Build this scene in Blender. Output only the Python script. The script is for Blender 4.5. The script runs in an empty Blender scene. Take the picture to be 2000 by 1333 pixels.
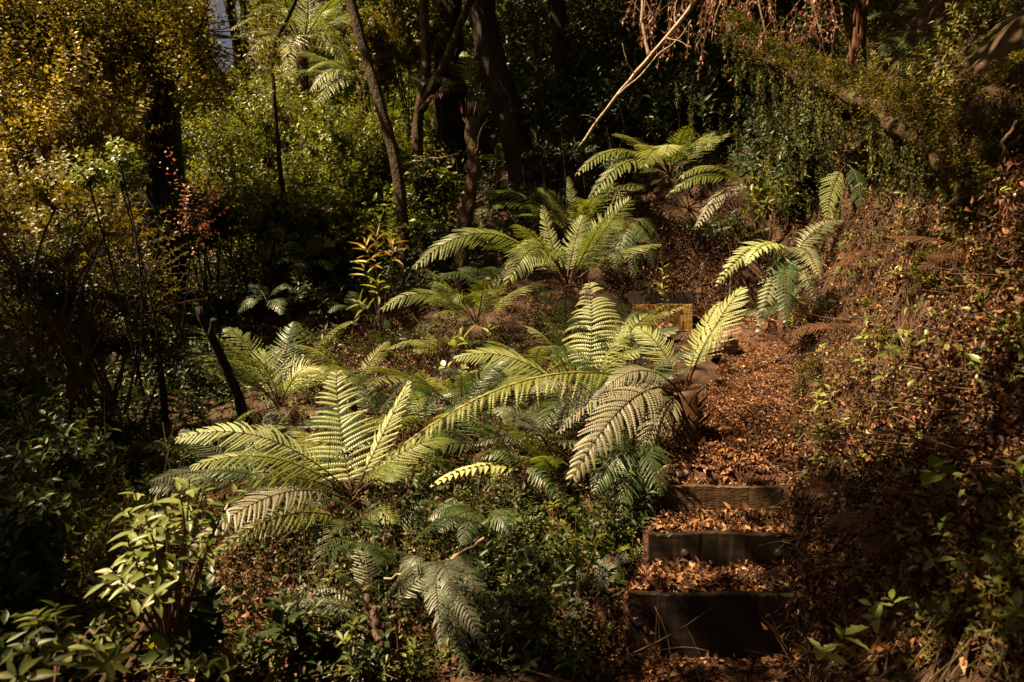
import bpy, math
import numpy as np
from mathutils import Vector

# ------------------------------------------------------------------ camera, sky, sun, exposure
CAMZ, FPX, CX, CY = 1.75, 1333.0, 1000.0, 666.5
scene = bpy.context.scene
col = scene.collection
cam_d = bpy.data.cameras.new("camera")
cam = bpy.data.objects.new("camera", cam_d); col.objects.link(cam)
cam.location = (0, 0, CAMZ); cam.rotation_euler = (math.radians(90), 0, 0)
cam_d.lens = 24.0; cam_d.sensor_width = 36.0
cam_d.clip_start = 0.05; cam_d.clip_end = 400
cam_d.dof.use_dof = True; cam_d.dof.focus_distance = 6.0; cam_d.dof.aperture_fstop = 2.8
scene.camera = cam

SUN = np.array([-0.52, -0.14, 0.84]); SUN = SUN / np.linalg.norm(SUN)
world = bpy.data.worlds.new("World"); scene.world = world; world.use_nodes = True
nt = world.node_tree
sky = nt.nodes.new("ShaderNodeTexSky"); sky.sky_type = 'NISHITA'; sky.sun_disc = False
sky.sun_elevation = math.asin(SUN[2]); sky.sun_rotation = math.atan2(SUN[0], SUN[1])
sky.dust_density = 6.0; sky.air_density = 0.6
warm = nt.nodes.new("ShaderNodeVectorMath"); warm.operation = 'MULTIPLY'; warm.inputs[1].default_value = (1.0, 0.80, 0.66)   # warm colour grade on the sky light
nt.links.new(sky.outputs[0], warm.inputs[0]); nt.links.new(warm.outputs[0], nt.nodes["Background"].inputs[0])
nt.nodes["Background"].inputs[1].default_value = 0.026
sun_d = bpy.data.lights.new("sun", 'SUN'); sun_d.energy = 5.0; sun_d.angle = math.radians(0.53)
sun_d.color = (1.0, 0.77, 0.45)
sun_o = bpy.data.objects.new("sun", sun_d); col.objects.link(sun_o)
sun_o.rotation_euler = Vector(SUN).to_track_quat('Z', 'Y').to_euler()
sun_o.location = (-12, -3, 15)
vs = scene.view_settings
vs.view_transform = 'Standard'; vs.look = 'None'; vs.gamma = 1.0; vs.exposure = 1.8
cy = scene.cycles
cy.max_bounces = 5; cy.diffuse_bounces = 3; cy.glossy_bounces = 2; cy.transmission_bounces = 3
cy.transparent_max_bounces = 2; cy.caustics_reflective = False; cy.caustics_refractive = False
cy.use_denoising = True
cy.sample_clamp_indirect = 4.0

rng = np.random.default_rng(11)

def P(px, py, d):
    return np.array([(px - CX) / FPX * d, d, CAMZ - (py - CY) / FPX * d])

# ------------------------------------------------------------------ mesh helpers
class MB:
    def __init__(s): s.V = []; s.F = []; s.n = 0; s.R = []
    def add(s, V, F, mat=0, rnd=0.5):
        V = np.asarray(V, float).reshape(-1, 3)
        if isinstance(F, np.ndarray): F = [F]
        for f in F:
            f = np.asarray(f)
            if len(f): s.F.append((f + s.n, mat))
        s.V.append(V); s.R.append(np.broadcast_to(np.asarray(rnd, float), (len(V),)))
        s.n += len(V)
    def build(s, name, mats, parent=None, origin=(0, 0, 0), smooth=True):
        V = np.concatenate(s.V) - np.asarray(origin)
        me = bpy.data.meshes.new(name)
        me.vertices.add(len(V)); me.vertices.foreach_set("co", V.astype(np.float32).ravel())
        nl = sum(f.size for f, _ in s.F); nf = sum(len(f) for f, _ in s.F)
        me.loops.add(nl); me.polygons.add(nf)
        me.loops.foreach_set("vertex_index", np.concatenate([f.ravel() for f, _ in s.F]).astype(np.int32))
        sizes = np.concatenate([np.full(len(f), f.shape[1]) for f, _ in s.F])
        st = np.concatenate([[0], np.cumsum(sizes)[:-1]]).astype(np.int32)
        me.polygons.foreach_set("loop_start", st)
        me.polygons.foreach_set("material_index", np.concatenate([np.full(len(f), m) for f, m in s.F]).astype(np.int32))
        me.polygons.foreach_set("use_smooth", np.full(nf, smooth))
        a = me.attributes.new("rnd", 'FLOAT', 'POINT')
        a.data.foreach_set("value", np.concatenate(s.R).astype(np.float32))
        for m in (mats if isinstance(mats, (list, tuple)) else [mats]): me.materials.append(m)
        me.update(calc_edges=True)
        o = bpy.data.objects.new(name, me); col.objects.link(o)
        if parent is not None: o.parent = parent
        return o

def nrm(v): return v / np.maximum(np.linalg.norm(v, axis=-1, keepdims=True), 1e-9)

def bez(pts, n):
    pts = np.asarray(pts, float); t = np.linspace(0, 1, n)[:, None]
    if len(pts) == 3: return (1-t)**2*pts[0] + 2*t*(1-t)*pts[1] + t*t*pts[2]
    return (1-t)**3*pts[0] + 3*t*(1-t)**2*pts[1] + 3*t*t*(1-t)*pts[2] + t**3*pts[3]

def smoothline(pts, n):
    pts = np.asarray(pts, float)
    k = np.concatenate([[0], np.cumsum(np.linalg.norm(np.diff(pts, axis=0), axis=1))])
    u = np.linspace(0, k[-1], n)
    o = np.stack([np.interp(u, k, pts[:, i]) for i in range(3)], 1)
    for _ in range(max(2, n // 10)):
        o[1:-1] = 0.25*o[:-2] + 0.5*o[1:-1] + 0.25*o[2:]
    return o

def tube(pts, rad, ns=6, rough=0.0, cap=True, lobes=0):
    pts = np.asarray(pts, float); n = len(pts)
    rad = np.broadcast_to(np.asarray(rad, float), (n,))
    T = nrm(np.gradient(pts, axis=0))
    ref = np.array([0.31, 0.9, 0.2]) if abs(T[n//2] @ np.array([0, 0, 1])) > 0.8 else np.array([0.1, 0.05, 1.0])
    A = nrm(np.cross(T, ref)); B = np.cross(T, A)
    a = np.linspace(0, 2*np.pi, ns, endpoint=False)
    r = rad[:, None] * np.ones(ns)[None]
    if lobes: r = r * (1 + 0.12*np.sin(lobes*a + rng.uniform(0, 6))[None] + 0.06*np.sin((2*lobes+1)*a + 1)[None])
    if rough:
        nz = rng.normal(0, 1, (n, ns)); nz = (nz + np.roll(nz, 1, 1))/1.4
        nz[1:-1] = (nz[:-2] + 2*nz[1:-1] + nz[2:]) / 3
        r = r * (1 + rough*nz)
    V = pts[:, None] + r[..., None]*(np.cos(a)[None, :, None]*A[:, None] + np.sin(a)[None, :, None]*B[:, None])
    i = np.arange(n-1)[:, None]*ns; j = np.arange(ns)[None]; k = (j+1) % ns
    F = [np.stack([i+j, i+k, i+ns+k, i+ns+j], -1).reshape(-1, 4)]
    V = V.reshape(-1, 3)
    if cap: F += [np.arange(ns)[None][:, ::-1], (np.arange(ns) + (n-1)*ns)[None]]
    return V, F

def leaf_tmpl(n=1, fold=0.15, droop=0.12, wav=0.0, shape=0.8):
    if n == 1:
        T = np.array([[0, 0, 0], [.42, .5, fold*.5], [1, 0, -droop], [.42, -.5, fold*.5]])
        return T, np.array([[0, 2, 1], [0, 3, 2]])
    t = np.linspace(0, 1, n+1)
    w = 0.5*np.sin(np.pi*t**shape)
    mid = np.stack([t, 0*t, -droop*t*t], 1)
    ti = t[1:-1]; wi = w[1:-1]
    wz = wav*np.sin(np.arange(len(ti))*2.4)
    L = np.stack([ti, wi*(1+wz), -droop*ti**2 + fold*wi + wz*.1], 1); R = L*np.array([1, -1, 1])
    T = np.concatenate([mid, L, R]); nl = n+1; nr = n+1 + n-1
    f = [[0, 1, nl], [0, nr, 1]]
    for i in range(n-2):
        f += [[i+1, i+2, nl+i+1], [i+1, nl+i+1, nl+i], [i+1, nr+i+1, i+2], [i+1, nr+i, nr+i+1]]
    f += [[n-1, n, nl+n-2], [n-1, nr+n-2, n]]
    return T, np.array(f)

def leaves(pos, d, n, L, W, tm):
    T, F = tm
    d = nrm(d); s = nrm(np.cross(n, d)); u = np.cross(d, s)
    N = len(pos); L = np.broadcast_to(L, (N,)); W = np.broadcast_to(W, (N,))
    V = pos[:, None] + (d*L[:, None])[:, None]*T[None, :, 0:1] + (s*W[:, None])[:, None]*T[None, :, 1:2] \
        + (u*L[:, None])[:, None]*T[None, :, 2:3]
    FF = (F[None] + (np.arange(N)*len(T))[:, None, None]).reshape(-1, 3)
    return V.reshape(-1, 3), FF, len(T)

def lattice(x, y, seed):
    x = np.asarray(x, float); y = np.asarray(y, float)
    xi = np.floor(x).astype(int); yi = np.floor(y).astype(int); xf = x-xi; yf = y-yi
    h = lambda a, b: ((np.sin(a*127.1 + b*311.7 + seed*17.3)*43758.5453) % 1.0)
    sx = xf*xf*(3-2*xf); sy = yf*yf*(3-2*yf)
    return (h(xi, yi)*(1-sx) + h(xi+1, yi)*sx)*(1-sy) + (h(xi, yi+1)*(1-sx) + h(xi+1, yi+1)*sx)*sy - 0.5
def fbm(x, y, s=1.0, seed=0, o=3):
    return sum(lattice(np.asarray(x)*s*2**k, np.asarray(y)*s*2**k, seed+k)*0.5**k for k in range(o))

def thing(name, label, cat, loc, group=None):
    o = bpy.data.objects.new(name, None); col.objects.link(o)
    o.location = Vector([float(v) for v in loc]); o.empty_display_size = 0.1
    o["label"] = label; o["category"] = cat
    if group: o["group"] = group
    return o
def tag(o, label, cat, kind=None, group=None):
    o["label"] = label; o["category"] = cat
    if kind: o["kind"] = kind
    if group: o["group"] = group
    return o

# ------------------------------------------------------------------ materials
def newmat(name):
    m = bpy.data.materials.new(name); m.use_nodes = True
    m.node_tree.nodes.clear(); return m, m.node_tree.nodes, m.node_tree.links
def ramp(nodes, stops):
    r = nodes.new("ShaderNodeValToRGB"); e = r.color_ramp.elements
    while len(e) < len(stops): e.new(0.5)
    for k, (p, c) in zip(e, stops): k.position = p; k.color = (*c, 1)
    return r
def leaf_mat(name, stops, trans=0.35, tcol=(1.3, 1.25, 0.5), rough=0.4, spec=0.5, bump=0):
    m, N, Lk = newmat(name)
    at = N.new("ShaderNodeAttribute"); at.attribute_name = "rnd"
    r = ramp(N, stops); 
    oi = N.new("ShaderNodeObjectInfo")
    ad = N.new("ShaderNodeMath"); ad.operation = 'MULTIPLY_ADD'; ad.inputs[1].default_value = 0.25
    sb = N.new("ShaderNodeMath"); sb.operation = 'SUBTRACT'; sb.inputs[1].default_value = 0.5
    Lk.new(oi.outputs["Random"], sb.inputs[0]); Lk.new(sb.outputs[0], ad.inputs[0]); Lk.new(at.outputs["Fac"], ad.inputs[2])
    Lk.new(ad.outputs[0], r.inputs[0])
    tc = N.new("ShaderNodeTexCoord"); nz = N.new("ShaderNodeTexNoise"); nz.inputs["Scale"].default_value = 30
    Lk.new(tc.outputs["Object"], nz.inputs["Vector"])
    mr = N.new("ShaderNodeMapRange"); mr.inputs[3].default_value = 0.7; mr.inputs[4].default_value = 1.3
    Lk.new(nz.outputs[0], mr.inputs[0])
    mx = N.new("ShaderNodeVectorMath"); mx.operation = 'SCALE'
    Lk.new(r.outputs[0], mx.inputs[0]); Lk.new(mr.outputs[0], mx.inputs["Scale"])
    p = N.new("ShaderNodeBsdfPrincipled"); p.inputs["Roughness"].default_value = rough
    p.inputs["Specular IOR Level"].default_value = spec
    Lk.new(mx.outputs[0], p.inputs["Base Color"])
    t = N.new("ShaderNodeBsdfTranslucent")
    tm = N.new("ShaderNodeVectorMath"); tm.operation = 'MULTIPLY'; tm.inputs[1].default_value = tcol
    Lk.new(mx.outputs[0], tm.inputs[0]); Lk.new(tm.outputs[0], t.inputs[0])
    s = N.new("ShaderNodeMixShader"); s.inputs[0].default_value = trans
    Lk.new(p.outputs[0], s.inputs[1]); Lk.new(t.outputs[0], s.inputs[2])
    o = N.new("ShaderNodeOutputMaterial"); Lk.new(s.outputs[0], o.inputs[0])
    return m
def solid_mat(name, stops, scale=(8, 8, 8), rough=0.85, bump=0.6, detail=8, bscale=None, spec=0.3, moss=None, dist=0.02):
    m, N, Lk = newmat(name)
    tc = N.new("ShaderNodeTexCoord"); mp = N.new("ShaderNodeMapping"); mp.inputs["Scale"].default_value = scale
    nz = N.new("ShaderNodeTexNoise"); nz.inputs["Scale"].default_value = 1; nz.inputs["Detail"].default_value = detail
    nz.inputs["Roughness"].default_value = 0.65
    Lk.new(tc.outputs["Object"], mp.inputs[0]); Lk.new(mp.outputs[0], nz.inputs["Vector"])
    r = ramp(N, stops); Lk.new(nz.outputs[0], r.inputs[0])
    p = N.new("ShaderNodeBsdfPrincipled"); p.inputs["Roughness"].default_value = rough
    p.inputs["Specular IOR Level"].default_value = spec
    c = r.outputs[0]
    if moss:
        n2 = N.new("ShaderNodeTexNoise"); n2.inputs["Scale"].default_value = moss[1]; n2.inputs["Detail"].default_value = 6
        Lk.new(tc.outputs["Object"], n2.inputs["Vector"])
        mr = N.new("ShaderNodeMapRange"); mr.inputs[1].default_value = moss[2]; mr.inputs[2].default_value = moss[2]+0.1
        Lk.new(n2.outputs[0], mr.inputs[0])
        mx = N.new("ShaderNodeMix"); mx.data_type = 'RGBA'; mx.inputs[7].default_value = (*moss[0], 1)
        Lk.new(mr.outputs[0], mx.inputs[0]); Lk.new(c, mx.inputs[6]); c = mx.outputs[2]
    Lk.new(c, p.inputs["Base Color"])
    b = N.new("ShaderNodeBump"); b.inputs["Strength"].default_value = bump; b.inputs["Distance"].default_value = dist
    n3 = N.new("ShaderNodeTexNoise"); n3.inputs["Scale"].default_value = 1.0; n3.inputs["Detail"].default_value = 10
    mp3 = N.new("ShaderNodeMapping"); mp3.inputs["Scale"].default_value = bscale or tuple(3*v for v in scale)
    Lk.new(tc.outputs["Object"], mp3.inputs[0]); Lk.new(mp3.outputs[0], n3.inputs["Vector"])
    Lk.new(n3.outputs[0], b.inputs["Height"]); Lk.new(b.outputs[0], p.inputs["Normal"])
    o = N.new("ShaderNodeOutputMaterial"); Lk.new(p.outputs[0], o.inputs[0])
    return m

M = {}
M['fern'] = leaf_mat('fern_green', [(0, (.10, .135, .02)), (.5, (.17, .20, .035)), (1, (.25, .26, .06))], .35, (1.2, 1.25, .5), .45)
M['fern_dark'] = leaf_mat('fern_shade_green', [(0, (.03, .06, .018)), (.5, (.05, .085, .025)), (1, (.08, .11, .03))], .25, (1.2, 1.3, .5), .4)  # darker copy of the fern green, shade put into the colour
M['fern_bright'] = leaf_mat('fern_lit_green', [(0, (.17, .215, .06)), (.5, (.30, .335, .12)), (1, (.46, .475, .23))], .3, (1.1, 1.15, .5), .45)  # paler copy of the fern green, sunlight put into the colour
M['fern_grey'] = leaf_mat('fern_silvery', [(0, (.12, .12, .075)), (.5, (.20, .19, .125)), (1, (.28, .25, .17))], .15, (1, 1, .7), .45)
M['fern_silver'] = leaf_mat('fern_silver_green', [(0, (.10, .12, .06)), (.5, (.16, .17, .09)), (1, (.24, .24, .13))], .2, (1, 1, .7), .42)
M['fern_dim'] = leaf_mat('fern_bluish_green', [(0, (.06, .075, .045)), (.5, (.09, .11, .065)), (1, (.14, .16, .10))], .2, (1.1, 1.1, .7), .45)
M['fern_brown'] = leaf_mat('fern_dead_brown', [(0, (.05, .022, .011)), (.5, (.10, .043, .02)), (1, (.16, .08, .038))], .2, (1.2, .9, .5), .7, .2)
M['stipe'] = solid_mat('fern_stem', [(0.3, (.03, .012, .006)), (.7, (.09, .04, .015))], (20, 20, 20), .6, .2)
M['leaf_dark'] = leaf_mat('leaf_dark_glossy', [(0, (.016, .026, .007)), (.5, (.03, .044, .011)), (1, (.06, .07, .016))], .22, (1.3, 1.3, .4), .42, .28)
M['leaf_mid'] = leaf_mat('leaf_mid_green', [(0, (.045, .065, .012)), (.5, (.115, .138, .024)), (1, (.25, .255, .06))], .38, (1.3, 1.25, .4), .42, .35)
M['leaf_olive'] = leaf_mat('leaf_small_olive', [(0, (.05, .05, .010)), (.5, (.12, .11, .018)), (1, (.26, .20, .035))], .35, (1.3, 1.2, .4), .5, .4)
M['leaf_yellow'] = leaf_mat('leaf_yellow', [(0, (.07, .065, .012)), (.5, (.20, .165, .03)), (1, (.46, .35, .08))], .4, (1.2, 1.1, .4), .45)
M['leaf_orange'] = leaf_mat('leaf_amber', [(0, (.16, .11, .02)), (.5, (.24, .16, .03)), (1, (.33, .22, .04))], .35, (1.2, 1.0, .4), .4)
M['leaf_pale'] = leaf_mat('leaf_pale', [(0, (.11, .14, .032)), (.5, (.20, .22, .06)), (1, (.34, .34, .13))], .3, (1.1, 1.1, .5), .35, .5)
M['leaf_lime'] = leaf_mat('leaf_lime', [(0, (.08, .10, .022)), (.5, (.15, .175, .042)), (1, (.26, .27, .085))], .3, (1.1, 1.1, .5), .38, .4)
M['hang'] = leaf_mat('hanging_moss', [(0, (.018, .022, .006)), (.5, (.055, .058, .013)), (1, (.19, .18, .04))], .3, (1.2, 1.2, .4), .6, .2)
M['leaf_pink'] = leaf_mat('leaf_russet', [(0, (.10, .035, .02)), (.5, (.2, .075, .04)), (1, (.42, .22, .14))], .35, (1.2, .9, .7), .5)
M['litter'] = leaf_mat('dead_leaves', [(0, (.025, .012, .008)), (.3, (.05, .019, .009)), (.55, (.13, .048, .018)), (.8, (.27, .118, .042)), (1, (.46, .28, .15))], .12, (1.2, .9, .6), .6, .3)
M['rust'] = leaf_mat('withered_leaves', [(0, (.035, .015, .008)), (.5, (.12, .048, .022)), (1, (.28, .15, .085))], .2, (1.2, .9, .6), .6, .3)
M['moss'] = leaf_mat('moss', [(0, (.025, .022, .006)), (.5, (.08, .068, .013)), (1, (.22, .18, .04))], .3, (1.2, 1.2, .4), .8, .1)
M['twig'] = solid_mat('twig', [(0.3, (.05, .028, .016)), (.7, (.17, .11, .07))], (10, 10, 10), .8, .3)
M['palewood'] = solid_mat('bleached_wood', [(0.3, (.20, .12, .08)), (.5, (.38, .27, .2)), (.75, (.55, .42, .33))], (14, 14, 14), .7, .5, moss=((.09, .06, .03), 9, .6))
M['bark'] = solid_mat('bark_dark', [(0.3, (.008, .005, .004)), (.5, (.02, .013, .009)), (.7, (.05, .034, .022))], (18, 18, 3), .9, 1.0, bscale=(34, 34, 5), dist=.06, moss=((.03, .032, .008), 3, .58))
M['bark_moss'] = solid_mat('bark_mossy', [(0.3, (.018, .011, .006)), (.7, (.085, .046, .022))], (14, 14, 5), .9, 1.0, moss=((.07, .062, .016), 6, .52), dist=.05)
M['stumpwood'] = solid_mat('rotten_orange_wood', [(0.3, (.03, .011, .006)), (.5, (.09, .03, .014)), (.75, (.2, .08, .035))], (30, 30, 4), .8, .9, bscale=(60, 60, 5))
M['stumpgrey'] = solid_mat('rotten_grey_wood', [(0.3, (.035, .02, .013)), (.5, (.11, .065, .045)), (.75, (.22, .14, .1))], (30, 30, 4), .8, .9, bscale=(60, 60, 5))
M['soil'] = solid_mat('soil', [(0.3, (.016, .009, .006)), (.5, (.045, .022, .012)), (.75, (.10, .05, .025))], (9, 9, 9), .95, .8, moss=((.04, .038, .008), 1.1, .55))
M['pathsoil'] = solid_mat('path_soil', [(0.3, (.03, .014, .009)), (.5, (.08, .035, .02)), (.75, (.16, .08, .045))], (12, 12, 12), .95, .8)
M['plank'] = solid_mat('weathered_plank', [(0.3, (.03, .017, .010)), (.5, (.075, .043, .022)), (.72, (.15, .095, .05))], (2.5, 16, 16), .7, .3, bscale=(20, 70, 70), moss=((.26, .18, .09), 3.0, .56))  # the moss input here draws the pale patches on the top riser
M['plank_shade'] = solid_mat('shaded_plank', [(0.3, (.010, .007, .005)), (.5, (.022, .014, .009)), (.72, (.055, .032, .018))], (2.2, 14, 14), .6, .12, bscale=(14, 40, 40))  # plank brown darkened so boards read as standing in shade
M['plank_lit'] = solid_mat('honey_plank_lit', [(0.3, (.09, .045, .014)), (.5, (.24, .13, .04)), (.72, (.38, .23, .08))], (3, 30, 30), .7, .3)  # honey wood, its colour brightened to stand in for sun on the boards
M['steel'] = solid_mat('bolt_steel', [(0.3, (.12, .09, .07)), (.7, (.4, .36, .3))], (60, 60, 60), .4, .2)
M['steel'].node_tree.nodes["Principled BSDF"].inputs["Metallic"].default_value = 0.8
M['stone'] = solid_mat('stone', [(0.3, (.10, .06, .042)), (.5, (.22, .13, .09)), (.75, (.36, .24, .17))], (8, 8, 8), .9, .7)

# ------------------------------------------------------------------ terrain
CP = [  # (px, py, depth) of the soil surface
 (1300,1333,3.5),(1450,1333,3.5),(1230,1290,3.85),(1380,1295,3.85),(1250,1240,4.0),(1400,1180,4.1),
 (1290,1090,4.5),(1420,1070,4.55),(1300,985,4.9),(1430,985,4.9),
 (1290,880,5.3),(1430,880,5.3),(1575,880,5.2),(1330,810,5.9),(1450,810,5.9),(1585,800,5.9),(1385,740,6.6),(1480,738,6.6),(1580,735,6.5),
 (1400,683,7.4),(1560,680,7.3),(1390,648,8.1),(1540,645,8.1),(1340,618,9.0),(1250,640,8.6),
 # right bank
 (1600,1050,4.2),(1580,1200,3.6),(1600,1320,3.2),(1700,1100,3.6),(1850,900,3.3),(2000,800,3.0),(2000,600,3.3),(1900,450,3.9),(1930,380,4.2),
 (1900,1200,2.7),(1800,1300,2.6),(2000,1100,2.4),(2150,900,2.4),(2300,700,2.6),(1750,850,4.2),
 (1610,700,6.5),(1600,600,7.2),(1600,480,7.6),(1700,600,5.8),(1700,450,6.4),(1800,600,4.8),(1800,420,5.2),(1570,400,8.4),
 (1600,250,8.6),(1700,200,7.4),(1800,250,6.3),(1850,60,7.5),(2000,100,5.2),(1650,50,9.5),
 # fern bank
 (1200,920,5.0),(1100,1020,4.6),(1000,1120,4.2),(900,1280,3.6),(1100,1250,3.8),(1180,1333,3.4),(700,1280,3.7),(700,1010,4.8),(850,870,5.6),(1000,840,6.2),(1150,830,6.1),(1250,800,6.2),
 (900,670,8),(600,850,7),(700,740,8.0),(1100,570,8.5),(1000,700,7.4),
 # left gully
 (300,1230,4.2),(100,1380,3.2),(450,1300,3.6),(200,980,6),(100,800,8),(400,780,8.5),(-300,1200,4),(-300,900,8),(500,1050,5),
 # hillside behind
 (925,620,8.0),(900,455,10.5),(1150,390,11),(1300,370,10),(1450,380,9.2),(1000,270,14),(700,480,12),(500,560,12),(300,560,12),(1100,120,17),(1400,150,12.5),(1500,60,13),
 (760,250,18),(560,300,19),(300,420,18),(0,480,16),(560,190,26),(300,250,26),(800,60,24),(-400,500,16)]
C = np.array([P(*c) for c in CP])
EX = np.array([[0, 0, 0], [-.8, 1, -.1], [.9, 1.5, .0], [.8, 0, .1], [0, -6, -.4], [-6, -6, -3], [2.2, 0, 1.6], [5, 0, 3.6], [5, -6, 3.2], [-5, 0, -2.2], [-12, 0, -5], [-14, 10, -3],
               [12, 4, 9.5], [12, 12, 11], [20, 20, 18], [0, 34, 17], [-10, 38, 11], [-25, 35, 8], [15, 38, 24], [-25, 15, 0], [-30, -15, -8], [25, -15, 10],
               [0, 70, 24], [-40, 70, 12], [40, 70, 34], [-60, 0, -8], [60, 0, 22], [0, -60, -6], [-60, -60, -10], [60, -60, 12]], float)
CTL = np.concatenate([C, EX])
def _rbf():
    X = CTL[:, :2]; n = len(X)
    D = np.linalg.norm(X[:, None] - X[None], axis=2)
    A = np.zeros((n+3, n+3)); A[:n, :n] = D + np.eye(n)*-0.12
    A[:n, n] = 1; A[:n, n+1:] = X; A[n, :n] = 1; A[n+1:, :n] = X.T
    return np.linalg.solve(A, np.concatenate([CTL[:, 2], np.zeros(3)]))
WT = _rbf()
def ground_exact(x, y):
    x = np.asarray(x, float).ravel(); y = np.asarray(y, float).ravel(); out = np.zeros(len(x))
    for i in range(0, len(x), 20000):
        q = np.stack([x[i:i+20000], y[i:i+20000]], 1)
        D = np.linalg.norm(q[:, None] - CTL[None, :, :2], axis=2)
        out[i:i+20000] = D @ WT[:len(CTL)] + WT[len(CTL)] + q @ WT[len(CTL)+1:]
    return out
GX0, GY0, GS = -30.0, -14.0, 0.2
gx = np.arange(GX0, 30.01, GS); gy = np.arange(GY0, 50.01, GS)
GG = ground_exact(*np.meshgrid(gx, gy)).reshape(len(gy), len(gx))
def gz(x, y):
    x = np.asarray(x, float); y = np.asarray(y, float)
    u = np.clip((x-GX0)/GS, 0, len(gx)-1.001); v = np.clip((y-GY0)/GS, 0, len(gy)-1.001)
    i = u.astype(int); j = v.astype(int); a = u-i; b = v-j
    return (GG[j, i]*(1-a) + GG[j, i+1]*a)*(1-b) + (GG[j+1, i]*(1-a) + GG[j+1, i+1]*a)*b
def gnormal(x, y):
    e = 0.15
    return nrm(np.stack([-(gz(x+e, y)-gz(x-e, y))/(2*e), -(gz(x, y+e)-gz(x, y-e))/(2*e), np.ones_like(np.asarray(x, float))], -1))
def pix(p):
    y = np.maximum(p[..., 1], 0.05)
    return CX + FPX*p[..., 0]/y, CY - FPX*(p[..., 2]-CAMZ)/y

def micro(x, y):
    k = np.clip((x - np.interp(y, PD, PR) - .1)/.5, 0, 1)*(np.abs(x) < 12)
    return (0.10 + .30*k)*fbm(x, y, 1.6, 3) + (0.04 + .07*k)*fbm(x, y, 6, 9)
def gmicro(x, y): return gz(x, y) + micro(x, y)

xs = np.concatenate([np.linspace(-80, -9, 30)[:-1], np.arange(-9, 9, 0.07), np.linspace(9, 80, 30)])
ys = np.concatenate([np.linspace(-80, 0, 40)[:-1], np.arange(0, 13, 0.07), np.linspace(13, 30, 60)[:-1], np.linspace(30, 90, 25)])
Xg, Yg = np.meshgrid(xs, ys)
inside = (np.abs(Xg) < 29.5) & (Yg > -13.5) & (Yg < 49.5)
Zg = np.where(inside, gz(Xg, Yg), ground_exact(Xg, Yg).reshape(Xg.shape))
# path corridor: edges and height by depth
PD = np.array([1.0, 2.5, 3.8, 4.85, 5.3, 5.9, 6.6, 7.4, 8.1, 8.9])
PL = np.array([0.0, 0.45, 0.62, 1.09, 1.2, 1.56, 2.0, 2.32, 2.45, 2.2])
PR = np.array([0.9, 1.35, 1.62, 1.98, 2.2, 2.46, 2.74, 3.0, 3.2, 3.3])
PZ = np.array([0.0, -0.02, -0.02, 0.735, 0.95, 1.16, 1.44, 1.70, 1.91, 2.12])
Zg = Zg + micro(Xg, Yg)
pl = np.interp(Yg, PD, PL); pr = np.interp(Yg, PD, PR)
STEP = [(3.86, 0.333), (4.30, 0.547), (4.80, 0.735)]
def path_z(y):
    z = np.interp(y, PD, PZ)
    z = np.where((y > 3.86) & (y <= 4.30), 0.308, z); z = np.where((y > 4.30) & (y <= 4.80), 0.522, z)
    z = np.where(y <= 3.86, -0.02, z); z = np.where((y > 4.80) & (y < 4.95), 0.712, z)
    return z
inpath = (Xg > pl-0.05) & (Xg < pr+0.05) & (Yg > 0.8) & (Yg < 9.0)
Zg = np.where(inpath, np.minimum(Zg, path_z(Yg-0.1) - 0.06), Zg)
def put_sheet(name, X, Y, Z, mat, label, cat):
    h, w = X.shape; mb = MB()
    i = np.arange(h-1)[:, None]*w + np.arange(w-1)[None]
    mb.add(np.stack([X, Y, Z], -1).reshape(-1, 3), np.stack([i, i+1, i+w+1, i+w], -1).reshape(-1, 4))
    return tag(mb.build(name, mat), label, cat, 'structure')
put_sheet('ground', Xg, Yg, Zg, M['soil'], 'steep dark forest soil under the ferns and shrubs', 'ground')
yy = np.unique(np.concatenate([np.arange(1.0, 9.0, 0.05), [3.859, 3.861, 4.299, 4.301, 4.799, 4.801]]))
tt = np.linspace(-0.02, 1.02, 28)
Yp = np.repeat(yy[:, None], len(tt), 1); Lp = np.interp(yy, PD, PL)[:, None]; Rp = np.interp(yy, PD, PR)[:, None]
Xp = Lp + (Rp-Lp)*tt[None]
Zp = path_z(Yp) + 0.03*fbm(Xp, Yp, 3, 5) + 0.10*np.clip(np.abs(tt-0.5)*2-0.75, 0, 1)[None]*(Yp > 4.9)
yso = np.where(Yp > 3.7, Yp, Yp)
put_sheet('path', Xp, yso, Zp, M['pathsoil'], 'narrow earth track climbing past the wooden steps', 'path')

def on_surface(x, y):
    l = np.interp(y, PD, PL); r = np.interp(y, PD, PR)
    ip = (x > l) & (x < r) & (y > 1) & (y < 9)
    t = (x-l)/(r-l)
    return np.where(ip, path_z(y) + 0.03*fbm(x, y, 3, 5) + 0.10*np.clip(np.abs(t-0.5)*2-0.75, 0, 1)*(y > 4.9), gmicro(x, y))
def ray_ground(px, py, dmin=1.5, dmax=45):
    """depth where pixel rays meet the soil"""
    px = np.atleast_1d(px).astype(float); py = np.atleast_1d(py).astype(float)
    out = np.full(len(px), np.nan)
    for d in np.concatenate([np.arange(dmin, 14, 0.1), np.arange(14, dmax, 0.4)]):
        x = (px-CX)/FPX*d; z = CAMZ - (py-CY)/FPX*d
        hit = np.isnan(out) & (z < gz(x, np.full_like(x, d)))
        out[hit] = d
    return out

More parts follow.
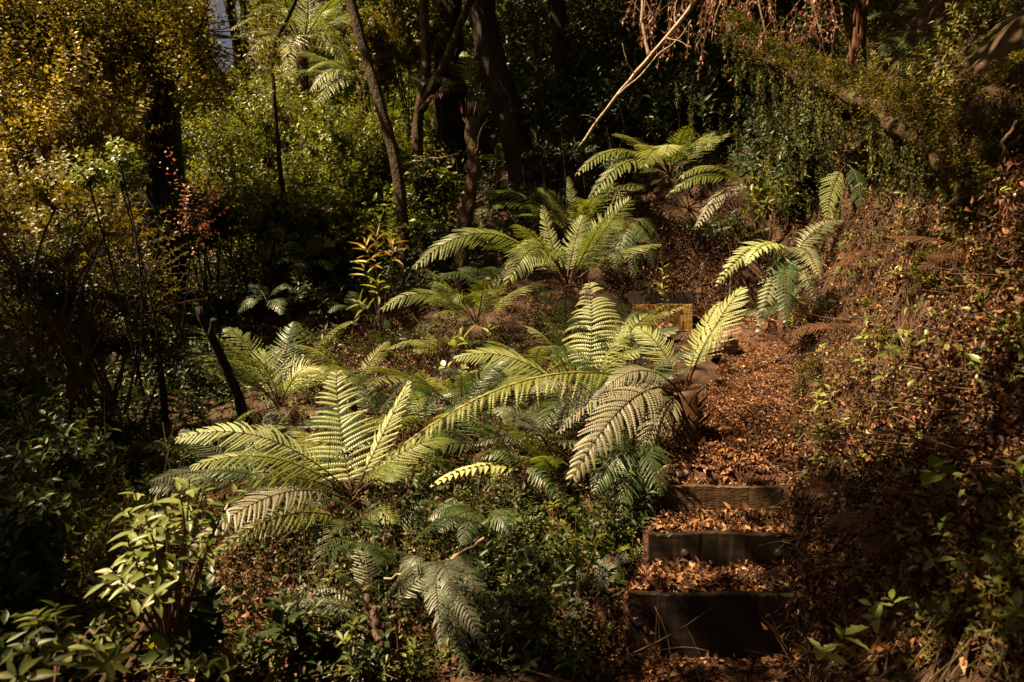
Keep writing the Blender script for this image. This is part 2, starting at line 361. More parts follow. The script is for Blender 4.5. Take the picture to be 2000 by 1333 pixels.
# ------------------------------------------------------------------ unseen canopy added overhead to cast shade, holes shaped for sun pools
LIT = [ # px, py, rx, ry, strength, depth (None: on the soil): wanted sun pools, cut out of the canopy
 (650,850,280,130,1,4.7),(480,920,150,60,.9,4.4),(480,880,150,70,1,4.3),(1150,670,260,140,1,5.8),(1090,190,50,50,.4,11.5),(1180,330,60,40,.6,9.9),(840,440,60,60,.5,9.4),(250,720,80,60,.35,6.5),(560,500,90,50,.45,9.5),(1310,610,40,30,1,8.3),(1130,860,120,100,.95,4.8),(1390,610,100,90,1,5.5),(1020,470,230,90,1,8),(1000,540,200,40,.9,7.3),(1290,300,160,70,.95,9.2),(1460,710,80,70,.8,None),
 (1420,905,130,40,.85,None),(1420,1000,70,20,.9,4.9),(1450,1030,60,20,.9,4.5),(1400,1130,55,15,.7,4.1),(1740,600,190,180,.8,None),(1750,215,150,45,.95,6.0),(1600,140,60,30,.9,7.3),(1440,190,35,60,.7,7.6),(1540,240,30,50,.7,7.2),(1530,540,110,90,1,6.9),(1890,560,120,200,.85,None),
 (290,1040,150,130,1,3.0),(500,690,170,100,1,6.7),(480,690,130,80,1,6.3),(560,260,220,210,1,11.5),(560,300,220,180,1,10.2),(560,230,220,200,1,13.2),(520,150,150,150,1,16),(420,330,120,120,1,12),(740,120,90,140,.9,12.5),(120,330,190,160,.9,7.0),(130,230,200,150,1,8.1),(240,350,90,60,1,5.3),(1400,30,160,40,1,7.8),(1400,20,150,40,1,8.5),(900,790,130,60,.85,None),
 (870,590,140,50,.9,7.4),(1940,220,90,90,.8,4.3),(740,480,70,40,1,7.6),(1240,140,110,110,1,8.2),(1520,370,90,50,.85,8.0),(100,1240,110,70,.85,2.2),(375,390,80,80,1,5.7),
 (900,1200,60,60,.6,3.6),(1150,1230,70,40,.6,None),(920,940,90,30,1,4.5),(1640,1250,40,30,.95,2.45),(600,60,140,110,1,15),(680,170,90,70,.9,13),(900,340,25,80,.5,8.9),
 (1720,850,70,60,.7,None),(1110,1050,60,50,.6,None),(1310,605,30,25,.9,8.45),(200,60,240,110,.95,9.3),(440,110,60,110,.8,11.5),(1830,915,25,25,1,2.4),(540,1040,130,50,.9,4.2)]
def lit_shade(c):
    v = np.zeros(len(c))
    for x, y, a, b, s, d in LIT:
        q = rng.normal(0, 1, (46, 2)); q /= np.linalg.norm(q, axis=1)[:, None]; q *= np.sqrt(rng.uniform(0, 1, (46, 1)))
        X = x+q[:, 0]*a; Y = y+q[:, 1]*b
        D = np.full(46, d) if d else ray_ground(X, Y)
        g = ~np.isnan(D); X, Y, D = X[g], Y[g], D[g]
        T = np.stack([(X-CX)/FPX*D, D, CAMZ-(Y-CY)/FPX*D], 1)
        e = c[:, None]-T[None]; al = e @ SUN
        w = np.linalg.norm(e - al[..., None]*SUN, axis=2)
        w = np.where(al > 0, w, 9).min(1)
        mg = np.clip(.62 + .05*D.mean(), .66, 1.0) if max(a, b) > 75 else .45 + .03*D.mean()
        v = np.maximum(v, s*np.clip((mg-w)/.25, 0, 1))
    return v
def canopy():
    n = 26000
    c = np.stack([rng.uniform(-32, 16, n), rng.uniform(-14, 34, n), rng.uniform(7.0, 12.5, n)], 1)
    c[:, 2] += np.maximum(gz(c[:, 0], c[:, 1]), 0)*0.55
    c = c[(c[:, 2] > gz(c[:, 0], c[:, 1]) + 3.5)]
    l = np.concatenate([lit_shade(q) for q in np.array_split(c, 8)])
    keep = rng.uniform(0, 1, len(c)) > l
    fx, fy = pix(c)
    vis = (c[:, 1] > 0.3) & (fy > -160) & (np.abs(fx-1000) < 1500)
    c = c[keep & ~vis]
    k = 34
    pos = (c[:, None] + rng.normal(0, 1, (len(c), k, 3))*np.array([.34, .34, .2])).reshape(-1, 3)
    d = rng.normal(0, 1, pos.shape); d[:, 2] *= .4
    nn = rng.normal(0, .5, pos.shape); nn[:, 2] += 1
    L = rng.uniform(.14, .3, len(pos))
    V, F, k2 = leaves(pos, d, nn, L, L*.5, leaf_tmpl(1))
    mb = MB(); mb.add(V, F, 0, np.repeat(rng.uniform(0, 1, len(pos)), k2))
    for q in c[::12]:
        V, F = tube(bez([q + rng.normal(0, .8, 3), q, q + rng.normal(0, .8, 3)], 4), [.02, .015, .01, .004], 4, cap=False)
        mb.add(V, F, 1)
    tag(mb.build('shade_canopy', [M['leaf_mid'], M['bark']]), 'unseen leafy canopy added overhead, gaps shaped for the sun pools', 'canopy', 'stuff')
canopy()

# ------------------------------------------------------------------ ferns
def frond_mesh(mb, p0, p1, arch=0.3, W=0.25, N=24, K=11, t0=0.2, style='lace', az=None, roll=0.0, fwd=0.45, sag=0.25, rr=0.006, bow=(0, 0), curl=0.18, lean=0.5):
    p0 = np.asarray(p0, float); p1 = np.asarray(p1, float)
    up = np.array([0, 0, 1.0])
    a = p1-p0; a[2] = 0
    if az is not None: a = np.array([az[0], az[1], 0.0])
    a = nrm(a); side = np.cross(a, up)
    c = p0*0.5 + p1*0.5 + up*arch + side*bow[0] + a*bow[1]
    ln = bez([p0, c, p1], 40)
    L = np.linalg.norm(np.diff(ln, axis=0), axis=1).sum()
    V, F = tube(ln[::3], np.linspace(rr, rr*.25, len(ln[::3])), 5, cap=False); mb.add(V, F, 1)
    t = t0 + (1-t0)*np.linspace(0, 0.985, N) ; u = np.linspace(0, 1, N)
    t = t + rng.normal(0, .003, N)
    B = np.stack([np.interp(t, np.linspace(0, 1, 40), ln[:, i]) for i in range(3)], 1)
    Tg = nrm(np.gradient(ln, axis=0)); T = nrm(np.stack([np.interp(t, np.linspace(0, 1, 40), Tg[:, i]) for i in range(3)], 1))
    S = nrm(side[None] - (T @ side)[:, None]*T)
    Nn = np.cross(S, T); Nn *= np.sign(Nn[:, 2:3] + 1e-6) if az is None else 1
    if az is None: roll = roll + lean*S[N//2, 1]
    if roll:
        S, Nn = S*math.cos(roll) + Nn*math.sin(roll), Nn*math.cos(roll) - S*math.sin(roll)
    prof = W*np.minimum(1, (u/0.16)**0.6*0.7+0.3)*(1-u)**0.62*1.08 + 0.01
    spc = L*(1-t0)/N
    r0 = rng.uniform(.25, .75)
    for sg in (-1, 1):
        f = fwd + 0.35*u + rng.normal(0, .08, N)
        D = nrm(S*sg*np.cos(f)[:, None] + T*np.sin(f)[:, None])
        ll = prof*rng.uniform(.84, 1.08, N)*np.where(rng.uniform(0, 1, N) < .05, rng.uniform(.15, .6, N), 1)
        nk = Nn + rng.normal(0, .1, (N, 3)); nk = nrm(nk - (nk*D).sum(1, keepdims=True)*D)
        E = np.cross(nk, D)           # across the pinna, in the frond plane
        sg_ = sag*(0.7 + 0.6*rng.uniform(0, 1, N))
        if style == 'simple':
            V, Fc, k = leaves(B, D, nk, ll, np.full(N, spc*0.8), leaf_tmpl(6, .1, .2, .12, .5))
            mb.add(V, Fc, 0, np.repeat(np.clip(r0 + rng.normal(0, .15, N), 0, 1), k)); continue
        s = (np.arange(K))/K
        def at(s_):
            s_ = np.asarray(s_)[None, :, None]
            return B[:, None] + D[:, None]*ll[:, None, None]*s_*(1-0.1*s_) - nk[:, None]*(ll*sg_)[:, None, None]*s_**2 + T[:, None]*ll[:, None, None]*curl*s_**2
        a0 = at(s); a1 = at(s + 0.80/K); a2 = at(s + 0.55/K)
        hw = (spc*0.40*np.ones(N))[:, None]*np.sqrt(np.clip(1-s, 0.02, 1))[None]*np.minimum(1, 0.55+s*6)[None]
        hw = np.minimum(hw, (ll*0.32)[:, None])
        for e in (-1, 1):
            tip = a2 + (E*e)[:, None]*hw[..., None] + D[:, None]*hw[..., None]*0.45 - nk[:, None]*hw[..., None]*0.28
            tip2 = tip - D[:, None]*(ll/K*0.42)[:, None, None] - nk[:, None]*hw[..., None]*0.05
            Q = np.stack([a0, a1, tip, tip2], 2).reshape(-1, 3)
            n = len(Q)//4
            rv = np.repeat(np.clip(r0 + np.repeat(rng.normal(0, .13, N), K) + rng.normal(0, .08, n), 0, 1), 4)
            fc = np.arange(n*4).reshape(-1, 4)
            if e*sg > 0: fc = fc[:, ::-1]
            mb.add(Q, fc, 0, rv)
        # midribs of the pinnae
        m0 = at(np.array([0, .5, 1.0])); w_ = 0.0022
        Qm = np.concatenate([m0 + E[:, None]*w_ + nk[:, None]*.001, m0 - E[:, None]*w_ + nk[:, None]*.001], 1)
        b = (np.arange(N)*6)[:, None]
        mb.add(Qm.reshape(-1, 3), np.concatenate([b+np.array([[0, 1, 4, 3]]), b+np.array([[1, 2, 5, 4]])]), 0, r0)
    return L

FERNXY = []
def fern(label, crown, fr, mat='fern', W=.25, N=24, K=11, trunk=None, name='fern', group=None, t0=.2, style='lace', rosette=None, cat='fern', rr=.006, skirt=0):
    c = P(*crown) if isinstance(crown, tuple) else np.array(crown)
    root = thing(name, label, cat, c, group)
    if trunk is not None:
        b = P(*trunk[:3]); b[2] = min(b[2], gz(b[0], b[1]) - 0.05)
        ln = smoothline([b, b*.45 + c*.55 + rng.normal(0, .015, 3), c + np.array([0, 0, .03])], 12)
        mb = MB(); V, F = tube(ln, np.linspace(trunk[3]*1.25, trunk[3], 12), 12, .12); mb.add(V, F)
        for _ in range(60):                     # old leaf bases
            i = rng.integers(1, 12); a = rng.uniform(0, 6.28)
            q = ln[i] + trunk[3]*np.array([math.cos(a), math.sin(a), 0])
            o = np.array([math.cos(a), math.sin(a), .9])*rng.uniform(.04, .12)
            V, F = tube([q - o*.2, q+o*.5, q+o], [.012, .008, .004], 4); mb.add(V, F)
        mb.build('trunk', M['stipe'], root, c)
    fr = list(fr)
    if rosette:                                # (count, length, elevation low, high, mat)
        n, L, e0, e1, mk = rosette
        for k in range(n):
            a = 2*math.pi*(k + rng.uniform(-.3, .3))/n; e = math.radians(rng.uniform(e0, e1)); l = L*rng.uniform(.8, 1.15)
            tip = c + l*np.array([math.cos(a)*math.cos(e), math.sin(a)*math.cos(e), math.sin(e)])
            fr.append(dict(to=tip, arch=l*rng.uniform(.16, .3), mat=mk, W=W*rng.uniform(.8, 1)))
    for k in range(skirt):
        a = rng.uniform(0, 6.28); l = rng.uniform(1.2, 2.0)*W
        fr.append(dict(to=c + np.array([math.cos(a)*l*.8, math.sin(a)*l*.8 - .1, -l*.55]), arch=l*.35, mat='fern_brown', W=W*.4, N=16, K=6, sag=.7, lab='withered brown frond hanging at the base'))
    for f in fr:
        if isinstance(f, tuple): f = dict(tip=f[:3], arch=f[3], **(f[4] if len(f) > 4 else {}))
        tip = np.asarray(f['to']) if 'to' in f else P(*f['tip'])
        p0 = P(*f['frm']) if 'frm' in f else c + rng.normal(0, .012, 3)
        FERNXY.extend([p0[:2], p0[:2]*.66+tip[:2]*.34, p0[:2]*.33+tip[:2]*.67, tip[:2], (p0[:2]+tip[:2])*.5-[0, .35]])
        mb = MB()
        frond_mesh(mb, p0, tip, f['arch'], f.get('W', W), f.get('N', N), f.get('K', K), f.get('t0', t0), f.get('style', style), f.get('az'),
                   f.get('roll', rng.normal(0, .15)), f.get('fwd', .4), f.get('sag', .25), f.get('rr', rr), f.get('bow', (rng.normal(0, .05), 0)), f.get('curl', .18))
        o = mb.build('frond', [M[f.get('mat', mat)], M['stipe']], root, c)
        if 'lab' in f: o['label'] = f['lab']
    return root

G_ = dict(mat='fern_grey'); D_ = dict(mat='fern_brown'); FACE = (0.15, 1); FACE2 = (.55, .83)
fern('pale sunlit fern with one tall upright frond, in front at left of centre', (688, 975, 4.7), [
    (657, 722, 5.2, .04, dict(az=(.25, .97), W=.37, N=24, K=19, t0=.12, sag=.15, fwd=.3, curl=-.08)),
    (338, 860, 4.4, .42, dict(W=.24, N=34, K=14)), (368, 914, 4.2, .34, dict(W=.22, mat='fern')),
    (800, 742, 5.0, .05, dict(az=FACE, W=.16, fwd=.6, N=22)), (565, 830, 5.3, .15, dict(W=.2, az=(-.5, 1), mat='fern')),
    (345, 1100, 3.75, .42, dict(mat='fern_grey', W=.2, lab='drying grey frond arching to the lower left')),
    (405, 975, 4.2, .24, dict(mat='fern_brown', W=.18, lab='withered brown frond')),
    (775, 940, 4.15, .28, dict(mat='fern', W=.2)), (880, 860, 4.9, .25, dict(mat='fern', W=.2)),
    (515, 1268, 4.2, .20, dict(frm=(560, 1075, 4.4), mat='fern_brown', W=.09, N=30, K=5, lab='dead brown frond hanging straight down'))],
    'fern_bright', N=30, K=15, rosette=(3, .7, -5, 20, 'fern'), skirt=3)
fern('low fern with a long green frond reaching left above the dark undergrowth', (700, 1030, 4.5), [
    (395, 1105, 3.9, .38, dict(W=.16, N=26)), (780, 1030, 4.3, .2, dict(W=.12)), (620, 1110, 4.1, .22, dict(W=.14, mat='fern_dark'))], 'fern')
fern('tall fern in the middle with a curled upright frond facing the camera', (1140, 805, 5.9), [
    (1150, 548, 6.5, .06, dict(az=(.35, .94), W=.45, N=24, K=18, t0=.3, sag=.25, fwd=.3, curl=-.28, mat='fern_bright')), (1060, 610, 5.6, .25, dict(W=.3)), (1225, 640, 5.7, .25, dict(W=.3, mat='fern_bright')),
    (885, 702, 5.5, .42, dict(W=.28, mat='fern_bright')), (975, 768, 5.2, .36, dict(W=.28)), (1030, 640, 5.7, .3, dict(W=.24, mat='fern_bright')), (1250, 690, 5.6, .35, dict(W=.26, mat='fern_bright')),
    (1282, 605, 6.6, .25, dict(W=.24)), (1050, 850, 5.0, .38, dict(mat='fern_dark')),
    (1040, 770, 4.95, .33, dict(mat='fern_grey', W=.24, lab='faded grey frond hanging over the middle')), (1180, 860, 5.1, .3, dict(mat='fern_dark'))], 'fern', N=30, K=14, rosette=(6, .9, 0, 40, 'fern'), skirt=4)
fern('tree fern with a dark shaggy trunk beside the track, silvery fronds drooping left', (1335, 775, 5.4), [
    (1452, 560, 5.5, .16, dict(W=.26, mat='fern_bright', N=27)), (1428, 612, 5.15, .25, dict(W=.26, mat='fern_bright', N=27)), (1405, 588, 5.8, .1, dict(W=.22, mat='fern_bright')),
    (1240, 640, 5.8, .22, dict(W=.22, mat='fern_bright')),
    (1108, 950, 4.35, .55, dict(mat='fern_grey', W=.30, N=28, K=14, sag=.4, lab='broad silvery frond drooping towards the camera')),
    (1085, 850, 4.8, .42, dict(mat='fern_grey', W=.24, lab='silvery frond behind the broad one')),
    (715, 930, 4.45, .82, dict(W=.19, N=46, K=11, sag=.7, mat='fern', lab='very long narrow frond arching far to the left')),
    (1250, 900, 4.8, .3, dict(mat='fern_grey', W=.2)), (1180, 760, 5.0, .35, dict(mat='fern_grey', W=.22))],
    'fern', trunk=(1342, 880, 5.35, .105), name='tree_fern', N=30, K=14, t0=.25, skirt=6, rr=.009, cat='tree fern')
fern('large bright fern high in the middle with a frond sweeping left', (1110, 560, 8.0), [
    (803, 528, 7.4, 1.05, dict(W=.46, N=32)), (988, 560, 7.0, .85, dict(W=.40)), (1234, 385, 8.3, .1, dict(W=.40, az=(.3, 1), mat='fern')), (1060, 400, 8.3, .02, dict(az=FACE, W=.16, mat='fern_bright')),
    (1140, 420, 8.3, .1, dict(W=.3, az=FACE)), (1180, 440, 7.7, .4, dict(W=.3)), (1010, 480, 8.3, .45, dict(W=.3)), (1060, 520, 7.2, .6, dict(W=.3)), (1215, 500, 7.6, .4, dict(W=.24, mat='fern_dark'))],
    'fern', W=.36, N=32, K=12, rr=.01, t0=.22, rosette=(6, 1.2, 10, 50, 'fern'), skirt=4)
fern('half shaded fern just behind the large bright one', (1120, 470, 9.4), [
    (930, 385, 9.0, .6), (935, 415, 8.8, .6), (1110, 345, 9.6, .03, dict(az=FACE, W=.15)), (1200, 362, 9.2, .4), (1258, 365, 9.2, .5), (1050, 370, 9.6, .35), (1010, 420, 9.0, .5), (1165, 395, 8.8, .45)], 'fern', W=.34, N=24, K=9, rr=.01, rosette=(5, 1.2, 10, 50, 'fern'))
fern('spreading fern below the pale dead branch', (1310, 345, 9.6), [
    (1122, 345, 9.0, .75), (1148, 392, 8.7, .75), (1200, 262, 9.9, .3), (1425, 258, 9.8, .45), (1300, 305, 8.6, .55, dict(mat='fern_bright')), (1395, 285, 9.0, .5), (1240, 268, 10.2, .2), (1255, 330, 8.4, .6)], 'fern', W=.36, N=26, K=10, rr=.01, rosette=(5, 1.0, 5, 40, 'fern'))
fern('fern at the foot of the mossy log, fronds falling left', (1470, 372, 8.8), [
    (1325, 350, 8.6, .45), (1300, 388, 8.4, .5), (1357, 450, 8.2, .5, dict(mat='fern_grey')), (1440, 300, 9.2, .3, dict(mat='fern_dark')), (1540, 420, 8.2, .4, dict(mat='fern_dark'))], 'fern', W=.26, N=24, K=9)
fern('low fern with a v of two raised fronds above the dry brush', (930, 632, 7.4), [
    (738, 610, 7.0, .5, dict(W=.24)), (845, 550, 7.7, .12, dict(W=.26)), (1000, 528, 7.8, .15, dict(W=.24)), (880, 590, 7.0, .35), (955, 575, 6.9, .35), (830, 585, 7.6, .3)], 'fern', W=.28, N=25, K=10, rosette=(5, .8, 5, 45, 'fern'), skirt=3)
fern('green fern in a sunny gap on the left, beside a leaning dead pole', (546, 795, 6.8), [
    (358, 708, 6.5, .42), (325, 632, 7.2, .45), (320, 668, 6.9, .35, dict(mat='fern_dark')), (520, 690, 6.9, .12, dict(az=FACE, W=.36, mat='fern_bright')), (622, 715, 6.9, .25, dict(az=(.4, 1), W=.32, mat='fern_bright')), (575, 628, 7.4, .2, dict(mat='fern_dark')), (440, 640, 7.2, .3),
    (695, 628, 6.8, .22, dict(frm=(592, 712, 6.9), W=.14, t0=.02)), (480, 700, 6.4, .3)], 'fern', W=.3, N=25, K=10, rosette=(6, .9, 5, 50, 'fern'), skirt=3)
fern('sunlit coarse fern hanging over the right edge of the track', (1548, 500, 7.0), [
    (1398, 560, 6.6, .45, dict(mat='fern_bright')), (1592, 590, 6.5, .3), (1478, 660, 6.4, .4), (1650, 432, 7.2, .2), (1535, 640, 6.3, .35, dict(mat='fern_dark')), (1455, 520, 6.6, .35, dict(mat='fern_bright')), (1600, 540, 6.3, .3)],
    'fern_silver', W=.2, N=26, K=9, style='simple', t0=.12)
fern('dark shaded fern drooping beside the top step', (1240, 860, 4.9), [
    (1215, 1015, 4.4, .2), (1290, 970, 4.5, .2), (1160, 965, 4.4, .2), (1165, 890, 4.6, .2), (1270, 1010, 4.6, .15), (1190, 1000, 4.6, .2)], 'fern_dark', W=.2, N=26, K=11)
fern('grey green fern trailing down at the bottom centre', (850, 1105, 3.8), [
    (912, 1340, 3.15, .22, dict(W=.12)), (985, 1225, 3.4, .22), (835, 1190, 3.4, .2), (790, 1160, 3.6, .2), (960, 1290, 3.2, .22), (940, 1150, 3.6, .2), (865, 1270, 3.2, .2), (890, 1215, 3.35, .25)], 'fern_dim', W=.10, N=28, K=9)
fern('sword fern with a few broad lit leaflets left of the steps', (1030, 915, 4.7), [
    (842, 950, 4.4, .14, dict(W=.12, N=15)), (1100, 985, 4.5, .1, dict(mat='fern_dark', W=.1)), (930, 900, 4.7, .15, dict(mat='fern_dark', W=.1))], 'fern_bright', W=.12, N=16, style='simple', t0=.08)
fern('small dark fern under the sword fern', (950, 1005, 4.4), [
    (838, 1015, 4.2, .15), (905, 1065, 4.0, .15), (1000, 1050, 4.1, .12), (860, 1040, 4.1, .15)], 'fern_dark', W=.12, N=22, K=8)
fern('tall tree fern at the top left beside the gap of sky', (590, 90, 15), [
    (600, -10, 15, .1, dict(az=FACE, W=.55)), (445, 62, 14.6, .9), (470, 130, 14.2, .9), (720, 60, 15, .8), (520, 10, 15.5, .5), (650, 20, 15.5, .5), (560, 150, 13.8, 1.0, dict(mat='fern_bright')), (680, 130, 14, .9)],
    'fern', W=.55, N=26, K=8, rosette=(8, 2, -10, 50, 'fern'), trunk=(600, 330, 15, .12), name='tree_fern', rr=.016, cat='tree fern')
fern('tree fern behind the leaning mossy trunk, fronds layered to the left', (705, 165, 13.2), [
    (598, 140, 12.6, .6, dict(mat='fern_bright')), (605, 182, 12.4, .7, dict(mat='fern_bright')), (615, 215, 12.2, .7), (790, 150, 13, .6), (700, 70, 13.6, .3), (640, 90, 13.6, .5), (770, 210, 12.6, .7)],
    'fern', W=.45, N=26, K=8, rosette=(7, 1.6, -10, 45, 'fern'), trunk=(712, 380, 13.2, .1), name='tree_fern', rr=.014, cat='tree fern')
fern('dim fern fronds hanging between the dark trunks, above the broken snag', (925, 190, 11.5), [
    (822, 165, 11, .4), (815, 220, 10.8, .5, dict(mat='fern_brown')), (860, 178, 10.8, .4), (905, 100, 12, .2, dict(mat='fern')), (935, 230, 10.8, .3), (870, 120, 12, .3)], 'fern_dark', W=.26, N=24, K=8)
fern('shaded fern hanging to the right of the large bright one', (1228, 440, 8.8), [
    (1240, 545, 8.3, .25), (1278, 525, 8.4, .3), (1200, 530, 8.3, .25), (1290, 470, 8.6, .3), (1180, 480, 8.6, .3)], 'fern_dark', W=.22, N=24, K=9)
fern('single lit fern frond dangling below the mossy log', (1650, 325, 6.2), [
    (1616, 430, 5.8, .12, dict(W=.14)), (1680, 410, 5.9, .12, dict(mat='fern_dark', W=.12))], 'fern_bright', W=.14, N=20, K=7)
fern('pale fern catching light above the big mossy boulder', (1965, 180, 5.6), [
    (1875, 245, 5.2, .25), (1905, 275, 5.0, .25), (1868, 200, 5.4, .2, dict(mat='fern')), (1930, 110, 6, .15, dict(mat='fern'))], 'fern_bright', W=.18, N=20, K=8)
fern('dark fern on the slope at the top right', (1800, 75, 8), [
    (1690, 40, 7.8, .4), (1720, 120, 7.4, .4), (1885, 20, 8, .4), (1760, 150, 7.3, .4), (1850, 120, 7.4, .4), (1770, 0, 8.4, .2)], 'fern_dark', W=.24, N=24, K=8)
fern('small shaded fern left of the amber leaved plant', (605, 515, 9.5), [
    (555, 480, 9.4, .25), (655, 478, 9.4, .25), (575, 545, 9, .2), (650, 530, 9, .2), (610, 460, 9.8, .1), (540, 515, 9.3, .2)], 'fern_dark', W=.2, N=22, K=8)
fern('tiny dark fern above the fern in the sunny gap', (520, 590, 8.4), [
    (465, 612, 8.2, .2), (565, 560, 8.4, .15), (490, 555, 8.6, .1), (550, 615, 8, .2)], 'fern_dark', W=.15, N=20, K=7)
fern('small light green fern on the right bank', (1760, 690, 4.5), [
    (1685, 655, 4.4, .12), (1805, 672, 4.4, .12), (1765, 645, 4.6, .08), (1720, 700, 4.2, .1)], 'fern', W=.09, N=20, K=7)
fern('little shaded fern low between trunk and dry brush', (700, 620, 8.2), [
    (640, 610, 8, .2), (760, 650, 7.8, .2), (690, 570, 8.4, .1), (720, 600, 8.0, .15)], 'fern_dark', W=.16, N=20, K=7)

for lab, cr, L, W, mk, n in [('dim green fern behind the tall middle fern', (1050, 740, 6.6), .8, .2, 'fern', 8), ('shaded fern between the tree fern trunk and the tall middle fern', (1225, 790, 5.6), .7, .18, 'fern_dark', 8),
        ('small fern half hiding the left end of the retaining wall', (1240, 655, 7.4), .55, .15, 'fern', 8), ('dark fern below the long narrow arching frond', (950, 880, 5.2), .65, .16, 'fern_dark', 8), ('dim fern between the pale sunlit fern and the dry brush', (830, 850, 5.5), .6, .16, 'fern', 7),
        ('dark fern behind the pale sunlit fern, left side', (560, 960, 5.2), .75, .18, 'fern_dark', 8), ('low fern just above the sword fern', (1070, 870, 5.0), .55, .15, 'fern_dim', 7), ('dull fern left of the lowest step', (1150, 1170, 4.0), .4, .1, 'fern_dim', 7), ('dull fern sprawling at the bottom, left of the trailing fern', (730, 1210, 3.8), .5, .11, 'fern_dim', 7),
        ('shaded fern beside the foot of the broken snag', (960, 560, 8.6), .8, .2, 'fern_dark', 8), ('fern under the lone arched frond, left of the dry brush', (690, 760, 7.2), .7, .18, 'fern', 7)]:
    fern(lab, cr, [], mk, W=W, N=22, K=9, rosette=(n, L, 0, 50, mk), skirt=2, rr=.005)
FILL = [(840, 760, 6.4), (900, 820, 5.8), (980, 800, 6.2), (1020, 900, 5.1), (760, 860, 5.6), (720, 830, 6.2), (1090, 940, 4.8), (1200, 700, 6.6), (470, 950, 5.4), (430, 880, 6.0), (780, 1090, 4.2), (1110, 640, 7.2), (870, 690, 7.4), (1500, 560, 7.6), (1590, 640, 6.8)]
for k, cr in enumerate(FILL):
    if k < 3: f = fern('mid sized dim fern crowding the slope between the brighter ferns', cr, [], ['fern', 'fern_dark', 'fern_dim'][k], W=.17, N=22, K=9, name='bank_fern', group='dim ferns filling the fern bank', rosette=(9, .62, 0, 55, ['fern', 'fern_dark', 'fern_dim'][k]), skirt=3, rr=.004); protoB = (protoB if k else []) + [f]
    else:
        src = protoB[k % 3]; f = src.copy(); col.objects.link(f)
        for ch in src.children:
            q = ch.copy(); col.objects.link(q); q.parent = f
    p = P(*cr); p[2] = min(p[2], gz(p[0], p[1]) + .25); f.location = Vector(p); f.rotation_euler = (0, 0, rng.uniform(0, 6.28)); f.scale = (rng.uniform(.75, 1.2),)*3
for lab, cr, L in [('withered brown fern lying on the right bank below the mossy hump', (1900, 720, 3.9), .4), ('withered brown fern sagging over the bank beside the middle step', (1640, 1010, 4.2), .35), ('dead rusty fern on the bank between coarse fern and track', (1640, 660, 6.2), .5),
                   ('dead rusty fern low on the right bank, near the bottom', (1760, 1130, 3.3), .35), ('dead fern slumped under the mossy log', (1720, 420, 6.0), .5)]:
    c_ = P(*cr); c_[2] = gz(c_[0], c_[1]) + .06
    fern(lab, c_, [], 'fern_brown', W=.1, N=20, K=7, rosette=(7, L, -25, 25, 'fern_brown'), rr=.003, name='dead_fern')
# little ferns through the dark undergrowth: three kinds, then copies with all their fronds
SPOTS = [(60, 640), (150, 700), (330, 520), (420, 470), (250, 800), (360, 900), (90, 830), (560, 560), (640, 690), (770, 700), (480, 980), (980, 330), (1060, 420), (870, 420), (1000, 300), (1180, 300), (760, 600), (1070, 900), (1010, 1180),
         (1120, 1140), (1190, 1090), (800, 970), (620, 1010), (740, 1130), (640, 1270), (1380, 470), (1430, 480), (300, 1280), (170, 1150), (1160, 540)]
protos = []
for k, (px, py) in enumerate(SPOTS):
    d = float(ray_ground(px, py)[0])
    if not (1.8 < d < 20): continue
    if k < 3:
        c = P(px, py, d); f = fern('small dark fern growing low in the shaded undergrowth', c, [], 'fern_dark' if k != 2 else 'fern', W=.085, N=20, K=6, name='small_fern', group='small ferns in the undergrowth', rosette=(9, .42, 5, 55, 'fern_dark' if k != 2 else 'fern'), rr=.003)
        protos.append(f)
    else:
        src = protos[k % 3]; f = src.copy(); col.objects.link(f)
        for ch in src.children:
            q = ch.copy(); col.objects.link(q); q.parent = f
    f.location = Vector(P(px, py, d)); f.rotation_euler = (0, 0, rng.uniform(0, 6.28)); f.scale = (1, 1, 1) if d < 6 else (1.5, 1.5, 1.5)

# ------------------------------------------------------------------ timber steps
def plank(mb, a, b, top, h, th, mat=0):
    """board between ground-plane points a-b (front edge), with chamfered, slightly worn edges"""
    a = np.array(a, float); b = np.array(b, float); n = 40
    d = b-a; L = np.linalg.norm(d); d = d/L; back = np.array([-d[1], d[0]])
    if back[1] < 0: back = -back
    t = np.linspace(0, 1, n)
    ch = 0.006
    prof = [(0, -h), (0, -ch), (ch, 0), (th-ch, 0), (th, -ch), (th, -h)]
    V = []
    for ti in t:
        w = 0.005*math.sin(ti*9+top*7) + rng.normal(0, .0022) - (rng.uniform(0, .012) if rng.uniform() < .15 else 0)
        for (q, z) in prof:
            x = a + d*L*ti + back*(q + rng.normal(0, .001)); V.append([x[0], x[1], top + z + (w if z > -h else 0)])
    V = np.array(V); m = len(prof)
    i = np.arange(n-1)[:, None]*m; j = np.arange(m)[None]; k = (j+1) % m
    mb.add(V, [np.stack([i+j, i+m+j, i+m+k, i+k], -1).reshape(-1, 4), np.arange(m)[None], (np.arange(m)[::-1]+(n-1)*m)[None]], mat)
def bolt(root, p, c):
    mb = MB(); a = np.linspace(0, 2*np.pi, 10, endpoint=False)
    for r, y0, y1 in ((.022, 0.0, -.004), (.013, -.004, -.012)):
        V = np.concatenate([np.stack([r*np.cos(a), 0*a+y0, r*np.sin(a)], 1), np.stack([r*np.cos(a), 0*a+y1, r*np.sin(a)], 1)]) + p
        i = np.arange(10); k = (i+1) % 10
        mb.add(V, [np.stack([i, k, k+10, i+10], 1), (np.arange(10)+10)[None]])
    mb.build('bolt', M['steel'], root, c, smooth=False)
